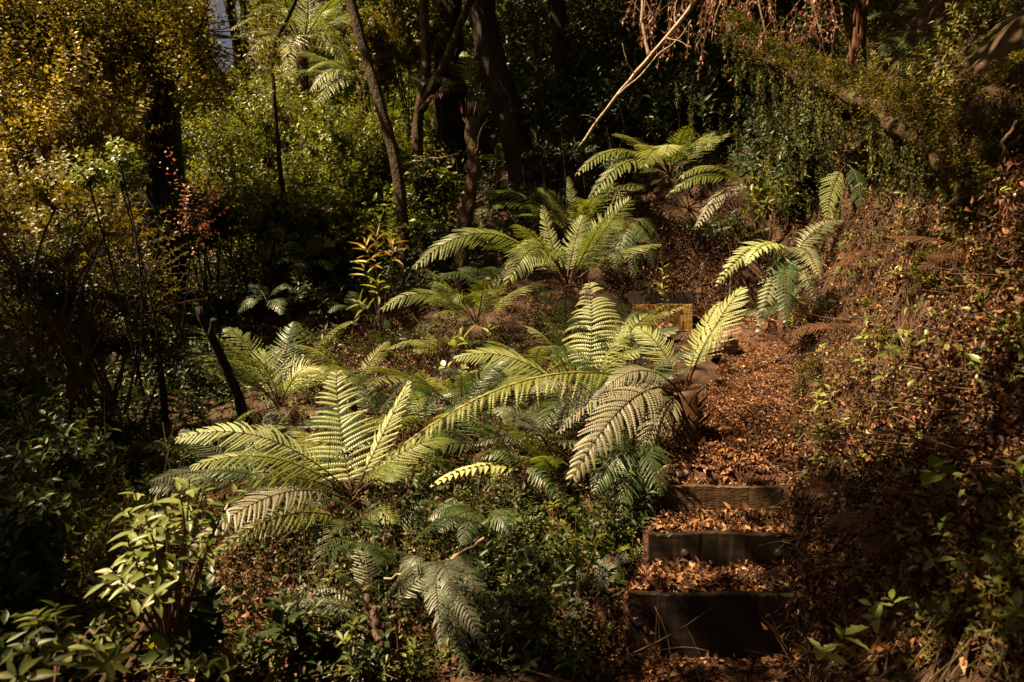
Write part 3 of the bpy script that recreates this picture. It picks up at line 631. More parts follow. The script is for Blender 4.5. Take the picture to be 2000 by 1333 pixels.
def step(label, a, b, top, h, mat, bolts=()):
    c = np.array([(a[0]+b[0])/2, (a[1]+b[1])/2, top-h])
    root = thing('wooden_step', label, 'step', c, 'wooden steps on the track')
    mb = MB(); plank(mb, a, b, top, h, .05); mb.build('board', mat, root, c, smooth=False)
    for (x, y, z) in bolts: bolt(root, np.array([x, y, z]), c)
    return root
step('lowest wooden step, darkest and tallest riser of the track', (.655, 3.835), (1.66, 3.80), .333, .40, M['plank_shade'])
step('middle wooden step with bolt heads in its dark riser', (.855, 4.27), (1.80, 4.262), .547, .28, M['plank_shade'], [(1.08, 4.268, .43), (1.66, 4.263, .43)])
step('top wooden step of the lower three, pale patch on its riser', (1.05, 4.772), (2.0, 4.765), .735, .27, M['plank'])
c = P(1285, 640, 8.5); root = thing('retaining_wall', 'low retaining wall of stacked timber boards where the track turns', 'retaining wall', c)
mb = MB(); q0 = P(1228, 570, 8.6); q1 = P(1350, 570, 8.5); plank(mb, q0[:2], q1[:2], q0[2], .15, .05); mb.build('board', M['plank_shade'], root, c, smooth=False)['label'] = 'dark upper board'
mb = MB(); q0 = P(1236, 594, 8.5); q1 = P(1352, 593, 8.4); plank(mb, q0[:2], q1[:2], q0[2]-.004, .13, .05); mb.build('board', M['plank_lit'], root, c, smooth=False)['label'] = 'honey coloured board, brightened as if lit'
mb = MB(); q0 = P(1240, 615, 8.48); q1 = P(1352, 614, 8.38); plank(mb, q0[:2], q1[:2], q0[2]-.004, .2, .05); mb.build('board', M['plank_lit'], root, c, smooth=False)['label'] = 'honey coloured lower board'
bolt(root, P(1310, 603, 8.44), c); bolt(root, P(1296, 600, 8.46), c)

# stones
def stone(label, px, py, d, r, sq=(1, .8, .7)):
    c = P(px, py, d); mb = MB(); n, m = 14, 20
    th = np.linspace(0.02, np.pi-.02, n)[:, None]; ph = np.linspace(0, 2*np.pi, m, endpoint=False)[None]
    X = np.sin(th)*np.cos(ph); Y = np.sin(th)*np.sin(ph); Z = np.cos(th)*np.ones_like(ph)
    s = rng.integers(0, 99)
    k = r*(1 + .5*fbm(X*1.3+Z, Y*1.3-Z, 1.0, s))
    V = np.stack([X*k*sq[0], Y*k*sq[1], Z*k*sq[2]], -1).reshape(-1, 3)
    i = np.arange(n-1)[:, None]*m; j = np.arange(m)[None]; kk = (j+1) % m
    mb.add(V, np.stack([i+j, i+m+j, i+m+kk, i+kk], -1).reshape(-1, 4))
    o = mb.build('stone', M['stone']); o.location = Vector(c); return tag(o, label, 'stone')
stone('brown boulder embedded at the left edge of the track', 1408, 672, 7.2, .15, (1.1, .9, 1.0))
stone('small pinkish stone beside the retaining wall', 1300, 640, 8.2, .085)
stone('low flat stone at the left end of the top step', 1318, 925, 5.0, .09, (1.3, .8, .7))

# ------------------------------------------------------------------ trees
def trunk_thing(label, pts, r0, r1, mat='bark', name='tree', cat='tree', crown=None, rough=.08, limbs=(), n=40, lobes=3, top=None, deep=True):
    w = np.array([P(*p) for p in pts]); base = w[0].copy()
    if deep: base[2] = min(base[2], gz(base[0], base[1]) - .1); w[0] = base
    root = thing(name, label, cat, base)
    ln = smoothline(w, n); ln[1:-1] += np.cumsum(rng.normal(0, .006, (n-2, 3)), 0)*.5
    mb = MB(); rad = np.linspace(r0, r1, n); rad[:4] *= [1.5, 1.25, 1.1, 1.03]
    V, F = tube(ln, rad, 16, rough, lobes=lobes); mb.add(V, F)
    mb.build('trunk', M[mat], root, base)
    for l in limbs:
        lw = np.array([P(*p) for p in l[0]]); mb = MB(); V, F = tube(smoothline(lw, 16), np.linspace(l[1], l[2], 16), 9, .08); mb.add(V, F)
        mb.build('limb', M[mat], root, base)
    return root, base, ln

def leafcloud(mb, centers, spread, per, L, asp, tm, mat=0, flat=.5, updown=0.2):
    n = len(centers)*per
    pos = (centers[:, None] + rng.normal(0, 1, (len(centers), per, 3))*np.asarray(spread)).reshape(-1, 3)
    d = rng.normal(0, 1, (n, 3)); d[:, 2] = d[:, 2]*flat - updown
    nn = rng.normal(0, .6, (n, 3)); nn[:, 2] += 1; nn[:, 1] -= .25
    l = L*rng.uniform(.6, 1.3, n)
    V, F, k = leaves(pos, d, nn, l, l*asp, tm)
    mb.add(V, F, mat, np.repeat(np.clip(np.repeat(rng.normal(.5, .22, len(centers)), per) + rng.normal(0, .15, n), 0, 1), k))
def crown_fill(root, base, boxes, L, asp, mat, per=26, tw=True):
    """sprays of small leaves on twigs through a set of (px,py,d,rx,ry,rd,count) volumes"""
    mb = MB(); tb = MB()
    for (px, py, d, rx, ry, rd, n) in boxes:
        c0 = P(px, py, d); s = d/FPX
        q = rng.normal(0, .55, (n, 3)); q /= np.maximum(1, np.linalg.norm(q, axis=1)/1.1)[:, None]
        cs = c0 + q*np.array([rx*s, rd, ry*s])
        u, v = pix(cs); cs = cs[~((u > 285) & (u < 358) & (v > 135)) & ~((u > 385) & (u < 500) & (v < 150))]
        leafcloud(mb, cs, (.16, .16, .09), per, L, asp, leaf_tmpl(1), 0)
        if tw:
            for c in cs[::3]:
                a = c0 + (c-c0)*.3
                V, F = tube(bez([a, (a+c)/2 + rng.normal(0, .15, 3), c + rng.normal(0, .1, 3)], 5), np.linspace(.012, .003, 5), 4, cap=False); tb.add(V, F)
    o = mb.build('crown', M[mat], root, base)
    if tw: tb.build('branches', M['bark'], root, base)
    return o

r_, b_, _ = trunk_thing('stout dark trunk on the left under a dense small leaved crown', [(335, 620, 10.5), (325, 400, 10.5), (312, 200, 10.4), (318, 0, 10.4), (322, -200, 10.5)], .26, .19, lobes=4)
crown_fill(r_, b_, [(110, 70, 9.3, 260, 130, 1.1, 800), (320, 60, 9.4, 190, 140, .8, 700), (395, 90, 8.6, 40, 110, .6, 160), (40, -40, 10, 280, 90, 1.5, 400)], .055, .55, 'leaf_olive')
trunk_thing('slender mossy trunk leaning left, third from the dark trunks', [(795, 520, 9.6), (785, 400, 9.6), (772, 310, 9.7), (748, 215, 9.8), (715, 110, 9.9), (685, 0, 10), (660, -120, 10.1)], .085, .07, 'bark_moss', lobes=2)
trunk_thing('pair forked dim trunk with a lichen streaked limb', [(815, 330, 11.5), (818, 220, 11.5), (835, 150, 11.5), (832, 60, 11.6), (830, -100, 11.6)], .10, .07, 'bark_moss', limbs=[([(822, 215, 11.5), (870, 120, 11.3), (912, 20, 11.2), (950, -80, 11)], .085, .06)])
trunk_thing('broad brown trunk in deep shade behind the forked one', [(880, 330, 13.5), (880, 150, 13.5), (875, 0, 13.5), (870, -150, 13.5)], .32, .28, 'bark', lobes=5)
trunk_thing('massive black trunk leaning right, in the middle background', [(1035, 330, 11.5), (1000, 250, 11.5), (960, 130, 11.6), (938, 0, 11.7), (925, -150, 11.8)], .25, .2, 'bark', lobes=4)
trunk_thing('dark trunk half hidden in the undergrowth right of the massive one', [(1110, 300, 13.5), (1100, 180, 13.5), (1090, 60, 13.6), (1075, -120, 13.8)], .2, .16, 'bark')
r_, b_, ln_ = trunk_thing('broken mossy snag with a splintered top', [(893, 480, 8.9), (905, 430, 8.9), (918, 370, 8.9), (926, 320, 8.9), (916, 260, 8.9), (914, 228, 8.9)], .105, .075, 'bark_moss', rough=.14, name='snag', cat='dead trunk')
mb = MB()
for k in range(16):
    a = rng.uniform(0, 6.28); q = ln_[-1] + .06*np.array([math.cos(a), math.sin(a), -.4]); h = rng.uniform(.05, .22)
    V, F = tube([q, q + np.array([.3*math.cos(a), .3*math.sin(a), 1])*h*.6, q + np.array([.25*math.cos(a), .25*math.sin(a), 1.2])*h], [.016, .01, .002], 4); mb.add(V, F)
mb.build('splinters', M['stumpwood'], r_, b_)
r_, b_, ln_ = trunk_thing('leaning dead pole with two cut stubs in the fern on the left', [(500, 860, 6.3), (470, 780, 6.2), (435, 700, 6.1), (405, 640, 6.0), (390, 600, 6.0)], .05, .032, 'bark', name='dead_pole', cat='dead trunk', limbs=[([(412, 655, 6.0), (416, 640, 5.95), (418, 625, 5.9)], .03, .026)], n=20)
trunk_thing('thin crooked sapling stem in the dark left undergrowth', [(215, 940, 5.8), (180, 850, 5.8), (175, 740, 5.9), (172, 640, 6.0), (160, 560, 6.1)], .03, .02, 'bark_moss', name='sapling', cat='sapling', n=20)
trunk_thing('slim dark sapling left of the leaning dead pole', [(330, 860, 7), (318, 740, 7), (305, 650, 7.1), (280, 560, 7.1), (265, 440, 7.2)], .035, .02, 'bark', name='sapling', cat='sapling', n=20)
trunk_thing('thin arching sapling crossing the bright slope at the top left', [(600, 480, 10), (545, 330, 10), (535, 200, 10), (522, 90, 10), (560, 40, 10), (580, -20, 10)], .035, .025, 'bark', name='sapling', cat='sapling', n=30)
for lab, pts, r in [('slim far trunk just left of the sky gap', [(395, 420, 21), (400, 200, 21), (392, 0, 21), (390, -150, 21)], .16),
                    ('leaning far trunk splitting the sky gap', [(520, 420, 22), (480, 220, 22), (455, 60, 22), (430, -60, 22)], .17),
                    ('far straight trunk right of the sky gap', [(486, 380, 24), (484, 150, 24), (474, 0, 24), (470, -120, 24)], .13)]:
    trunk_thing(lab, pts, r, r*.8, 'bark')

# pale dead branch, hanging from the slope
w = thing('dead_branch', 'bleached forked dead branch slanting down above the ferns', 'branch', P(1145, 268, 8.3))
o_ = P(1145, 268, 8.3)
def tube_child(name, pts, r0, r1, mat, root, o, n=18, ns=8, rough=.08):
    mb = MB(); l = smoothline([P(*p) for p in pts], n); l[1:-1] += rng.normal(0, .004, (n-2, 3))
    V, F = tube(l, np.linspace(r0, r1, n), ns, rough); mb.add(V, F); return mb.build(name, M[mat], root, o)
tube_child('main_limb', [(1132, 288, 8.35), (1146, 266, 8.3), (1168, 235, 8.3), (1205, 185, 8.2), (1240, 145, 8.2), (1268, 112, 8.2), (1300, 75, 8.1), (1345, 25, 8.0), (1375, -30, 8)], .016, .026, 'palewood', w, o_)
tube_child('fork', [(1268, 112, 8.2), (1262, 80, 8.2), (1252, 40, 8.2), (1256, 0, 8.2), (1250, -60, 8.2)], .024, .014, 'palewood', w, o_)
tube_child('twig', [(1205, 187, 8.17), (1250, 150, 8.1), (1285, 105, 8.05), (1330, 75, 8.0), (1350, 40, 7.9)], .012, .006, 'palewood', w, o_)
for pts_ in ([(1240, 145, 8.2), (1222, 120, 8.1), (1215, 85, 8.1)], [(1300, 75, 8.1), (1325, 80, 8.0), (1352, 98, 7.9)], [(1320, 52, 8.05), (1316, 20, 8.1), (1330, -20, 8.1)], [(1168, 235, 8.3), (1150, 225, 8.25), (1136, 226, 8.2)], [(1256, 30, 8.2), (1235, 5, 8.2), (1228, -30, 8.2)]):
    tube_child('twig', pts_, .007, .003, 'palewood', w, o_, 10, 5)
def branch(label, pts, r0, r1, mat='palewood', name='fallen_branch'):
    mb = MB(); o = P(*pts[0]); l = smoothline([P(*p) for p in pts], 16); l[1:-1] += rng.normal(0, .006, (14, 3))
    V, F = tube(l, np.linspace(r0, r1, 16), 8, .1); mb.add(V, F)
    x = mb.build(name, M[mat], None, o); x.location = Vector(o); return tag(x, label, 'branch')
branch('pale snapped branch lying in the undergrowth left of the lowest step', [(945, 1052, 3.9), (905, 1078, 3.8), (865, 1105, 3.75), (820, 1122, 3.7), (750, 1130, 3.7)], .011, .005)
branch('thin pale twig crossing in front of the leaning mossy trunk', [(788, 322, 9.2), (830, 312, 9.1), (897, 302, 9)], .010, .004)
branch('brown branch leaning at the bottom left', [(205, 1333, 2.7), (260, 1260, 3.0), (320, 1200, 3.3), (350, 1170, 3.4)], .02, .012, 'bark_moss')
branch('darker branch crossing the bottom left shade', [(250, 1320, 2.9), (280, 1230, 3.2), (300, 1160, 3.4), (330, 1120, 3.6)], .02, .012, 'bark_moss')
branch('short pale twig pointing up at the bottom left', [(140, 1265, 2.5), (165, 1245, 2.5), (205, 1222, 2.5)], .008, .004, 'twig')
branch('curved dry stem rising beside the broken snag', [(930, 300, 8.7), (936, 262, 8.7), (945, 242, 8.7), (962, 230, 8.7)], .007, .005, 'twig')
branch('grey fallen limb lying on the right bank', [(1840, 720, 3.7), (1868, 760, 3.6), (1880, 790, 3.5), (1868, 815, 3.5)], .03, .022, 'stumpgrey')
branch('brown root clinging to the bank at the right of the middle step', [(1580, 1010, 4.1), (1562, 1060, 4.05), (1545, 1095, 4.0), (1520, 1120, 3.95), (1512, 1140, 3.9)], .010, .005, 'twig')
branch('brown root curling down the bank right of the top step', [(1600, 910, 4.6), (1590, 945, 4.5), (1575, 985, 4.4), (1560, 1020, 4.3)], .008, .005, 'twig')
branch('short white root stub on the right bank', [(1718, 900, 3.9), (1710, 930, 3.85), (1697, 952, 3.8)], .007, .004, 'palewood')
branch('crooked pale branch standing against the mossy boulder', [(1975, 400, 4.0), (1962, 345, 4.0), (1955, 300, 3.95), (1968, 270, 3.9), (1985, 235, 3.9)], .014, .009, 'stumpgrey')
branch('rough brown stub leaning out of the litter left of the lower ferns', [(745, 1250, 3.5), (728, 1200, 3.55), (712, 1150, 3.6)], .03, .018, 'stumpgrey')
for k, (pp, lab) in enumerate([([(1400, 655, 7.4), (1430, 690, 6.9), (1440, 720, 6.6), (1420, 760, 6.3)], 'root crossing the upper track beside the boulder'),
                               ([(1560, 640, 7.4), (1520, 690, 6.9), (1470, 710, 6.7), (1440, 730, 6.5)], 'root slanting across the middle of the track'),
                               ([(1580, 700, 6.4), (1530, 740, 6.3), (1490, 760, 6.2), (1480, 800, 5.9)], 'root forking down the right side of the track')]):
    q = np.array([P(*p) for p in pp]); q = smoothline(q, 16); q[:, 2] = on_surface(q[:, 0], q[:, 1]) + .012
    mb = MB(); V, F = tube(q, np.linspace(.018, .009, 16), 8, .15); mb.add(V, F); tag(mb.build('root', M['bark_moss']), lab, 'root')

for pp, lab in [([(1600, 900, 4.9), (1640, 960, 4.4), (1650, 1030, 4.0), (1690, 1090, 3.6)], 'gnarled root snaking down the bank right of the steps'), ([(1720, 930, 4.0), (1790, 945, 3.7), (1860, 930, 3.4)], 'thin root running across the bank above the dark hollow'),
                ([(1880, 420, 4.4), (1915, 500, 4.0), (1950, 560, 3.7), (1990, 600, 3.5)], 'root hanging down the bank below the end of the mossy log'), ([(1650, 760, 5.2), (1700, 800, 4.8), (1790, 860, 4.1), (1850, 880, 3.7)], 'long root slanting over the middle of the right bank')]:
    q = smoothline(np.array([P(*p) for p in pp]), 24); q[:, 2] = gmicro(q[:, 0], q[:, 1]) + .02; q[1:-1] += rng.normal(0, .008, (22, 3))
    mb = MB(); V, F = tube(q, np.linspace(.02, .008, 24), 8, .15); mb.add(V, F); tag(mb.build('root', M['twig']), lab, 'root')

# ------------------------------------------------------------------ mossy log, stumps, boulder on the right
logp = [(1430, 60, 8.0), (1500, 110, 7.7), (1580, 150, 7.2), (1680, 185, 6.5), (1760, 225, 5.8), (1830, 275, 5.2), (1885, 325, 4.7), (1925, 395, 4.25)]
lo = P(*logp[4]); root = thing('mossy_log', 'fallen mossy log slanting down the slope at the upper right', 'log', lo)
ll = smoothline([P(*p) for p in logp], 50)
mb = MB(); V, F = tube(ll, np.linspace(.13, .11, 50), 16, .22, lobes=3); mb.add(V, F); mb.build('trunk', M['bark_moss'], root, lo)
mb = MB()
ii = rng.integers(0, 50, 3000); a = rng.uniform(1.2, 4.4, 3000)
cs = ll[ii] + np.stack([np.cos(a)*.12*.6, -np.abs(np.sin(a))*.03 - .05, np.sin(a)*.14 + .0], 1) + rng.normal(0, .04, (3000, 3))
leafcloud(mb, cs, (.03, .03, .025), 9, .03, .5, leaf_tmpl(1), 0, .6, .2)
mb.build('moss', M['moss'], root, lo)
mb = MB()
for k in range(430):                      # hanging curtains of moss and filmy fern
    i = rng.integers(0, 48); p = ll[i] + np.array([rng.normal(0, .05), -rng.uniform(.0, .16), -rng.uniform(0, .25)])
    if i < 25 and rng.uniform() < .6: p = p + np.array([rng.normal(0, .3), rng.normal(.1, .2), -rng.uniform(-.5, .75)])
    h = rng.uniform(.10, .46); m = int(h*260)
    s = np.linspace(0, 1, m)
    pos = p + np.stack([rng.normal(0, .022, m)*(1-.7*s), rng.normal(0, .022, m)*(1-.7*s), -s*h], 1)
    d = rng.normal(0, .5, (m, 3)); d[:, 2] -= 1
    n = rng.normal(0, .4, (m, 3)); n[:, 1] -= 1; n[:, 0] -= .5
    l = rng.uniform(.014, .036, m)
    V, F, kk = leaves(pos, d, n, l, l*.5, leaf_tmpl(1)); mb.add(V, F, 0, np.clip(rng.normal(.5, .33), 0, 1))
mb.build('hanging_moss', M['hang'], root, lo)
# hanging dead leaves above
root = thing('dead_bough', 'drooping bough of withered pinkish leaves at the top, right of centre', 'branch', P(1450, -40, 7.6)); o_ = P(1450, -40, 7.6)
mb = MB(); tb = MB()
for k in range(130):
    px_ = rng.uniform(1240, 1640); p = P(px_, rng.uniform(-60, 60), rng.uniform(8.4, 8.9) if px_ < 1380 else rng.uniform(7.0, 8.4)); h = rng.uniform(.15, .6)
    sw = rng.normal(0, .1, 2)
    ln = bez([p, p + np.array([sw[0], sw[1], -h*.4]), p + np.array([sw[0]*1.5, sw[1]*1.5, -h])], 6)
    V, F = tube(ln, np.linspace(.004, .0015, 6), 4, cap=False); tb.add(V, F)
    m = 14; s = rng.uniform(.2, 1, m)
    pos = np.stack([np.interp(s, np.linspace(0, 1, 6), ln[:, i]) for i in range(3)], 1)
    d = rng.normal(0, .45, (m, 3)); d[:, 2] -= 1; n = rng.normal(0, 1, (m, 3)); l = rng.uniform(.04, .075, m)
    V, F, kk = leaves(pos, d, n, l, l*.35, leaf_tmpl(2, .2, .15)); mb.add(V, F, 0, np.repeat(rng.uniform(.1, .9, m), kk))
mb.build('withered_leaves', M['leaf_pink'], root, o_)
for a, b_2 in [((1330, -120, 8), (1250, 60, 7.6)), ((1400, -120, 8), (1500, 90, 7.4)), ((1560, -140, 8), (1610, 90, 7.2)), ((1500, -120, 8), (1390, 80, 7.7))]:
    V, F = tube(smoothline([P(*a), (P(*a)+P(*b_2))/2 + rng.normal(0, .1, 3), P(*b_2)], 12), np.linspace(.02, .006, 12), 6); tb.add(V, F)
tb.build('twigs', M['twig'], root, o_)

def stump(label, px, py_base, py_top, d, r, mat, lean=0.0, name='stump', spikes=9, even=False):
    b = P(px, py_base, d); h = (py_base-py_top)/FPX*d
    root = thing(name, label, 'stump', b)
    mb = MB(); ns, n = 28, 16
    a = np.linspace(0, 2*np.pi, ns, endpoint=False)
    topv = .35 + .65*np.clip(.5 + .9*np.sin(a*1.0 + 2.4) + .35*np.sin(a*5) + .2*rng.normal(0, 1, ns), 0, 1)
    if even: topv = .8 + .2*topv
    u = np.linspace(-.25, 1, n)[:, None]
    R = r*(1.25 - .45*u)*(1 + .1*np.sin(3*a)[None] + .06*rng.normal(0, 1, ns)[None])
    Z = np.where(u > 0, u*h*topv[None], u*h)
    X = R*np.cos(a)[None] + lean*Z; Y = R*np.sin(a)[None]
    V = np.stack([X + 0*Z, Y + 0*Z, Z], -1)
    Vi = V.copy(); Vi[..., 0] = (V[..., 0]-lean*Z)*.72 + lean*Z; Vi[..., 1] *= .72; Vi[..., 2] = Z - .03
    i = np.arange(n-1)[:, None]*ns; j = np.arange(ns)[None]; k = (j+1) % ns
    Fo = np.stack([i+j, i+k, i+ns+k, i+ns+j], -1).reshape(-1, 4)
    mb.add(V.reshape(-1, 3)+b, Fo); off = 0
    mb.add(Vi.reshape(-1, 3)+b, Fo[:, ::-1])
    rim = np.concatenate([V[-1], Vi[-1]]) + b; j = np.arange(ns); k = (j+1) % ns
    mb.add(rim, np.stack([j, k, k+ns, j+ns], 1))
    mb.build('shell', M[mat], root, b)
    mb = MB()
    if not spikes: return
    for q in range(spikes):
        aa = rng.integers(0, ns); p = V[-1, aa] + b; hh = rng.uniform(.1, .3)*h
        V2, F2 = tube([p - [0, 0, hh], p + [rng.normal(0, .01), 0, hh*.3], p + [rng.normal(0, .03), 0, hh]], [.02, .014, .003], 5); mb.add(V2, F2)
    mb.build('splinters', M[mat], root, b)
stump('tall splintered stump of orange rotting wood above the mossy log', 1668, 185, 28, 7.0, .105, 'stumpwood', .03)
stump('grey splintered stump leaning right behind the mossy log', 1800, 235, 118, 6.6, .12, 'stumpgrey', .28)

# mossy boulder masses at the right edge
def moss_mass(label, px, py, d, rx, ry, rz, n, name='mossy_boulder'):
    c = P(px, py, d); root = thing(name, label, 'boulder', c)
    mb = MB(); a_, b_ = 26, 34
    th = np.linspace(0.03, np.pi-.03, a_)[:, None]; ph = np.linspace(0, 2*np.pi, b_, endpoint=False)[None]
    X = np.sin(th)*np.cos(ph); Y = np.sin(th)*np.sin(ph); Z = np.cos(th)*np.ones_like(ph)
    k = 1 + .45*fbm(X*1.5+Z*2, Y*1.5-Z, 1.0, int(px))
    V = np.stack([X*k*rx, Y*k*ry, Z*k*rz], -1).reshape(-1, 3)
    i = np.arange(a_-1)[:, None]*b_; j = np.arange(b_)[None]; kk = (j+1) % b_
    mb.add(V + c, np.stack([i+j, i+b_+j, i+b_+kk, i+kk], -1).reshape(-1, 4)); mb.build('stone', M['soil'], root, c)
    pick = rng.integers(0, len(V), n); p = V[pick]*rng.uniform(.98, 1.05, (n, 1)) + rng.normal(0, .02, (n, 3)) + c
    mb = MB(); leafcloud(mb, p, (.016, .016, .014), 11, .022, .5, leaf_tmpl(1), 0, .6, 0)
    mb.build('moss', M['moss'], root, c)
moss_mass('big round boulder blanketed in golden moss at the upper right edge', 1985, 240, 4.3, .33, .4, .33, 2600)
moss_mass('mossy hump halfway up the right edge', 1990, 600, 3.7, .24, .3, .34, 2200)
moss_mass('mossy knob sticking out of the bank left of the right edge hump', 1860, 530, 4.5, .2, .25, .16, 1300)
moss_mass('small moss cushion beside the track on the right bank', 1590, 760, 6.0, .12, .12, .2, 700)

# ------------------------------------------------------------------ leafy plants
TM1 = leaf_tmpl(1); TM3 = leaf_tmpl(4, .18, .2); TM5 = leaf_tmpl(6, .16, .12); TMW = leaf_tmpl(9, .12, .25, .22, .75)
def plant_arrays(tips, base, per, L, asp, tm, lm, sm, reach=.35, r0=.01, upt=.1, rn=.5, thick=5, flat=1.0):
    """stems from base to every tip, leaves in whorls round the upper part of each stem"""
    for tip in tips:
        mid = base*.45 + tip*.55 + np.array([0, 0, .1])*np.linalg.norm(tip-base) + rng.normal(0, .05, 3)*np.linalg.norm(tip-base)
        ln = bez([base + rng.normal(0, .01, 3), mid, tip], 8)
        V, F = tube(ln, np.linspace(r0, r0*.3, 8), thick, cap=False); sm.add(V, F)
        s = 1 - reach*np.linspace(0, 1, per)**1.3
        pos = np.stack([np.interp(s, np.linspace(0, 1, 8), ln[:, i]) for i in range(3)], 1)
        ax = nrm(ln[-1]-ln[-3]); a = np.arange(per)*2.4 + rng.uniform(0, 6)
        e1 = nrm(np.cross(ax, [.2, .9, .3])); e2 = np.cross(ax, e1)
        opn = flat*np.linspace(.75, .15, per)[:, None]
        d = np.cos(a)[:, None]*e1 + np.sin(a)[:, None]*e2 + ax*opn; d[:, 2] += upt
        d += rng.normal(0, .12, d.shape)
        n = ax + np.array([0, -.15, .6]) + rng.normal(0, .2, (per, 3))
        l = L*rng.uniform(.65, 1.15, per)*np.linspace(.75, 1, per)
        V, F, k = leaves(pos, d, n, l, l*asp, tm)
        lm.add(V, F, 0, np.repeat(np.clip(rn + rng.normal(0, .2) + rng.normal(0, .14, per), 0, 1), k))
def shrub(label, px, py, d, w, h, nt, per, L, asp, mat='leaf_mid', tm=TM1, name='shrub', cat='shrub', base=None, dep=None, group=None, smat='twig', r0=.01, reach=.35, tips=None, flat=1.0):
    """foliage centred at a pixel and depth, w x h metres; stems go down to the soil"""
    c = P(px, py, d); b = P(*base) if base else np.array([c[0] + rng.normal(0, .1), c[1] + rng.normal(0, .1), c[2]-h*.5])
    g = float(gz(b[0], b[1])); b[2] = min(b[2], max(g, b[2]-2.5)) if not base else b[2]
    root = thing(name, label, cat, b, group)
    if tips is None:
        q = rng.normal(0, .5, (nt, 3)); q /= np.maximum(1, np.linalg.norm(q, axis=1))[:, None]
        T = c + q*np.array([w, dep or w, h])*.62
    else: T = np.array([P(*t) for t in tips])
    lm, sm = MB(), MB()
    if tips is None:
        nh = max(1, nt//28)
        for k in range(nh):
            o = rng.normal(0, .45, 3) if nh > 1 else np.zeros(3); o /= max(1, np.linalg.norm(o)/.9)
            sc = .55 if nh > 1 else 1
            ck = c + o*np.array([w, dep or w, h])*.5
            hub = ck - np.array([0, 0, h*.4*sc])
            V, F = tube(bez([b + rng.normal(0, .06, 3), (b+hub)/2 + rng.normal(0, .12, 3), hub], 9), np.linspace(r0*1.6, r0, 9), 5, .06); sm.add(V, F)
            q = rng.normal(0, .5, (max(3, nt//nh), 3)); q /= np.maximum(1, np.linalg.norm(q, axis=1))[:, None]
            plant_arrays(ck + q*np.array([w, dep or w, h])*.62*sc, hub, per, L, asp, tm, lm, sm, .6, r0*.45, thick=3)
    else:
        plant_arrays(T, b, per, L, asp, tm, lm, sm, reach, r0, flat=flat)
    lm.build('foliage', M[mat], root, b); sm.build('stems', M[smat], root, b)
    return root

# lit broadleaf shrub at lower left and its neighbours
shrub('sunlit broadleaf shrub with toothed leaves in tiers at the lower left', 300, 1030, 3.0, .55, .6, 0, 8, .115, .32, 'leaf_lime', TM5, base=(330, 1290, 3.2), flat=.3, reach=.28,
      tips=[(370, 935, 3.0), (300, 985, 2.95), (250, 1000, 3.0), (285, 1015, 2.8), (330, 1000, 3.1), (440, 985, 3.0), (250, 1060, 2.9), (215, 1110, 2.9), (290, 1070, 2.9), (235, 1130, 2.8), (300, 1160, 2.8), (345, 1095, 2.9), (265, 965, 3.2), (310, 1110, 3.0), (400, 960, 3.1), (350, 960, 2.9), (420, 1020, 3.1), (280, 1045, 3.2), (370, 1040, 3.0), (400, 1070, 3.2), (460, 960, 3.2), (260, 1090, 3.1), (205, 1140, 3.0), (330, 1140, 3.1)])
shrub('low bright leaved seedlings in the bottom left corner', 90, 1250, 2.2, .4, .3, 0, 8, .09, .33, 'leaf_lime', TM5, name='plant', cat='plant', flat=.4, reach=.2, base=(110, 1380, 2.2),
      tips=[(70, 1200, 2.2), (110, 1185, 2.3), (45, 1260, 2.1), (130, 1265, 2.2), (190, 1270, 2.2), (215, 1290, 2.1), (30, 1320, 2.0), (90, 1300, 2.1)])
shrub('dark broadleaf plant with big dull leaves below the lit shrub', 400, 1200, 3.3, .5, .4, 11, 9, .14, .5, 'leaf_dark', TM5)
shrub('dark rosette plant beside the hanging dead frond', 570, 1240, 3.5, .3, .3, 4, 9, .18, .3, 'leaf_dark', TM5, name='plant', cat='plant')
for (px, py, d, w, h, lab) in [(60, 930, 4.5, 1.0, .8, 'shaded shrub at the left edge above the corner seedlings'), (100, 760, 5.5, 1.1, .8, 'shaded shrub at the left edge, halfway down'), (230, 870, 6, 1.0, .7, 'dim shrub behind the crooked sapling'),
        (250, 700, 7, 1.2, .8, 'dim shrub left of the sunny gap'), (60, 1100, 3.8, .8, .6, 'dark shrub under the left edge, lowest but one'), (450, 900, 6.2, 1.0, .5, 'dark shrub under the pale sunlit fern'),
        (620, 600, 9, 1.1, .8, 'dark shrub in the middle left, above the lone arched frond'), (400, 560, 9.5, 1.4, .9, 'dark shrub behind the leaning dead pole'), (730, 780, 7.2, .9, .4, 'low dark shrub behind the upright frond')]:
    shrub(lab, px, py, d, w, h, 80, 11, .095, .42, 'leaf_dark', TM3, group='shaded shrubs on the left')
# yellow, pink and pale leaved shrubs upper left
shrub('large shrub of yellow leaves at the upper left', 115, 245, 8.3, 2.2, 1.75, 520, 13, .07, .6, 'leaf_yellow', TM3, base=(130, 700, 8.5), r0=.012, dep=1.2)
shrub('mid green shrub under the yellow one at the left', 90, 440, 6.8, 1.6, 1.2, 380, 13, .055, .6, 'leaf_olive', TM3, base=(150, 760, 7))
shrub('olive thicket hiding the stems of the yellow shrub at the left edge', 70, 400, 5.8, 1.2, .8, 240, 12, .055, .55, 'leaf_olive', TM3, base=(80, 760, 6.0))
shrub('dusky green thicket between the yellow shrub and the crooked sapling', 150, 520, 6.0, 1.0, .7, 190, 12, .06, .5, 'leaf_dark', TM3, base=(160, 800, 6.2))
shrub('spindly shrub with white lit leaf clusters in front of the stout trunk', 235, 345, 5.3, .6, .5, 84, 11, .055, .55, 'leaf_pale', TM3, base=(290, 760, 5.6), smat='bark', r0=.006)
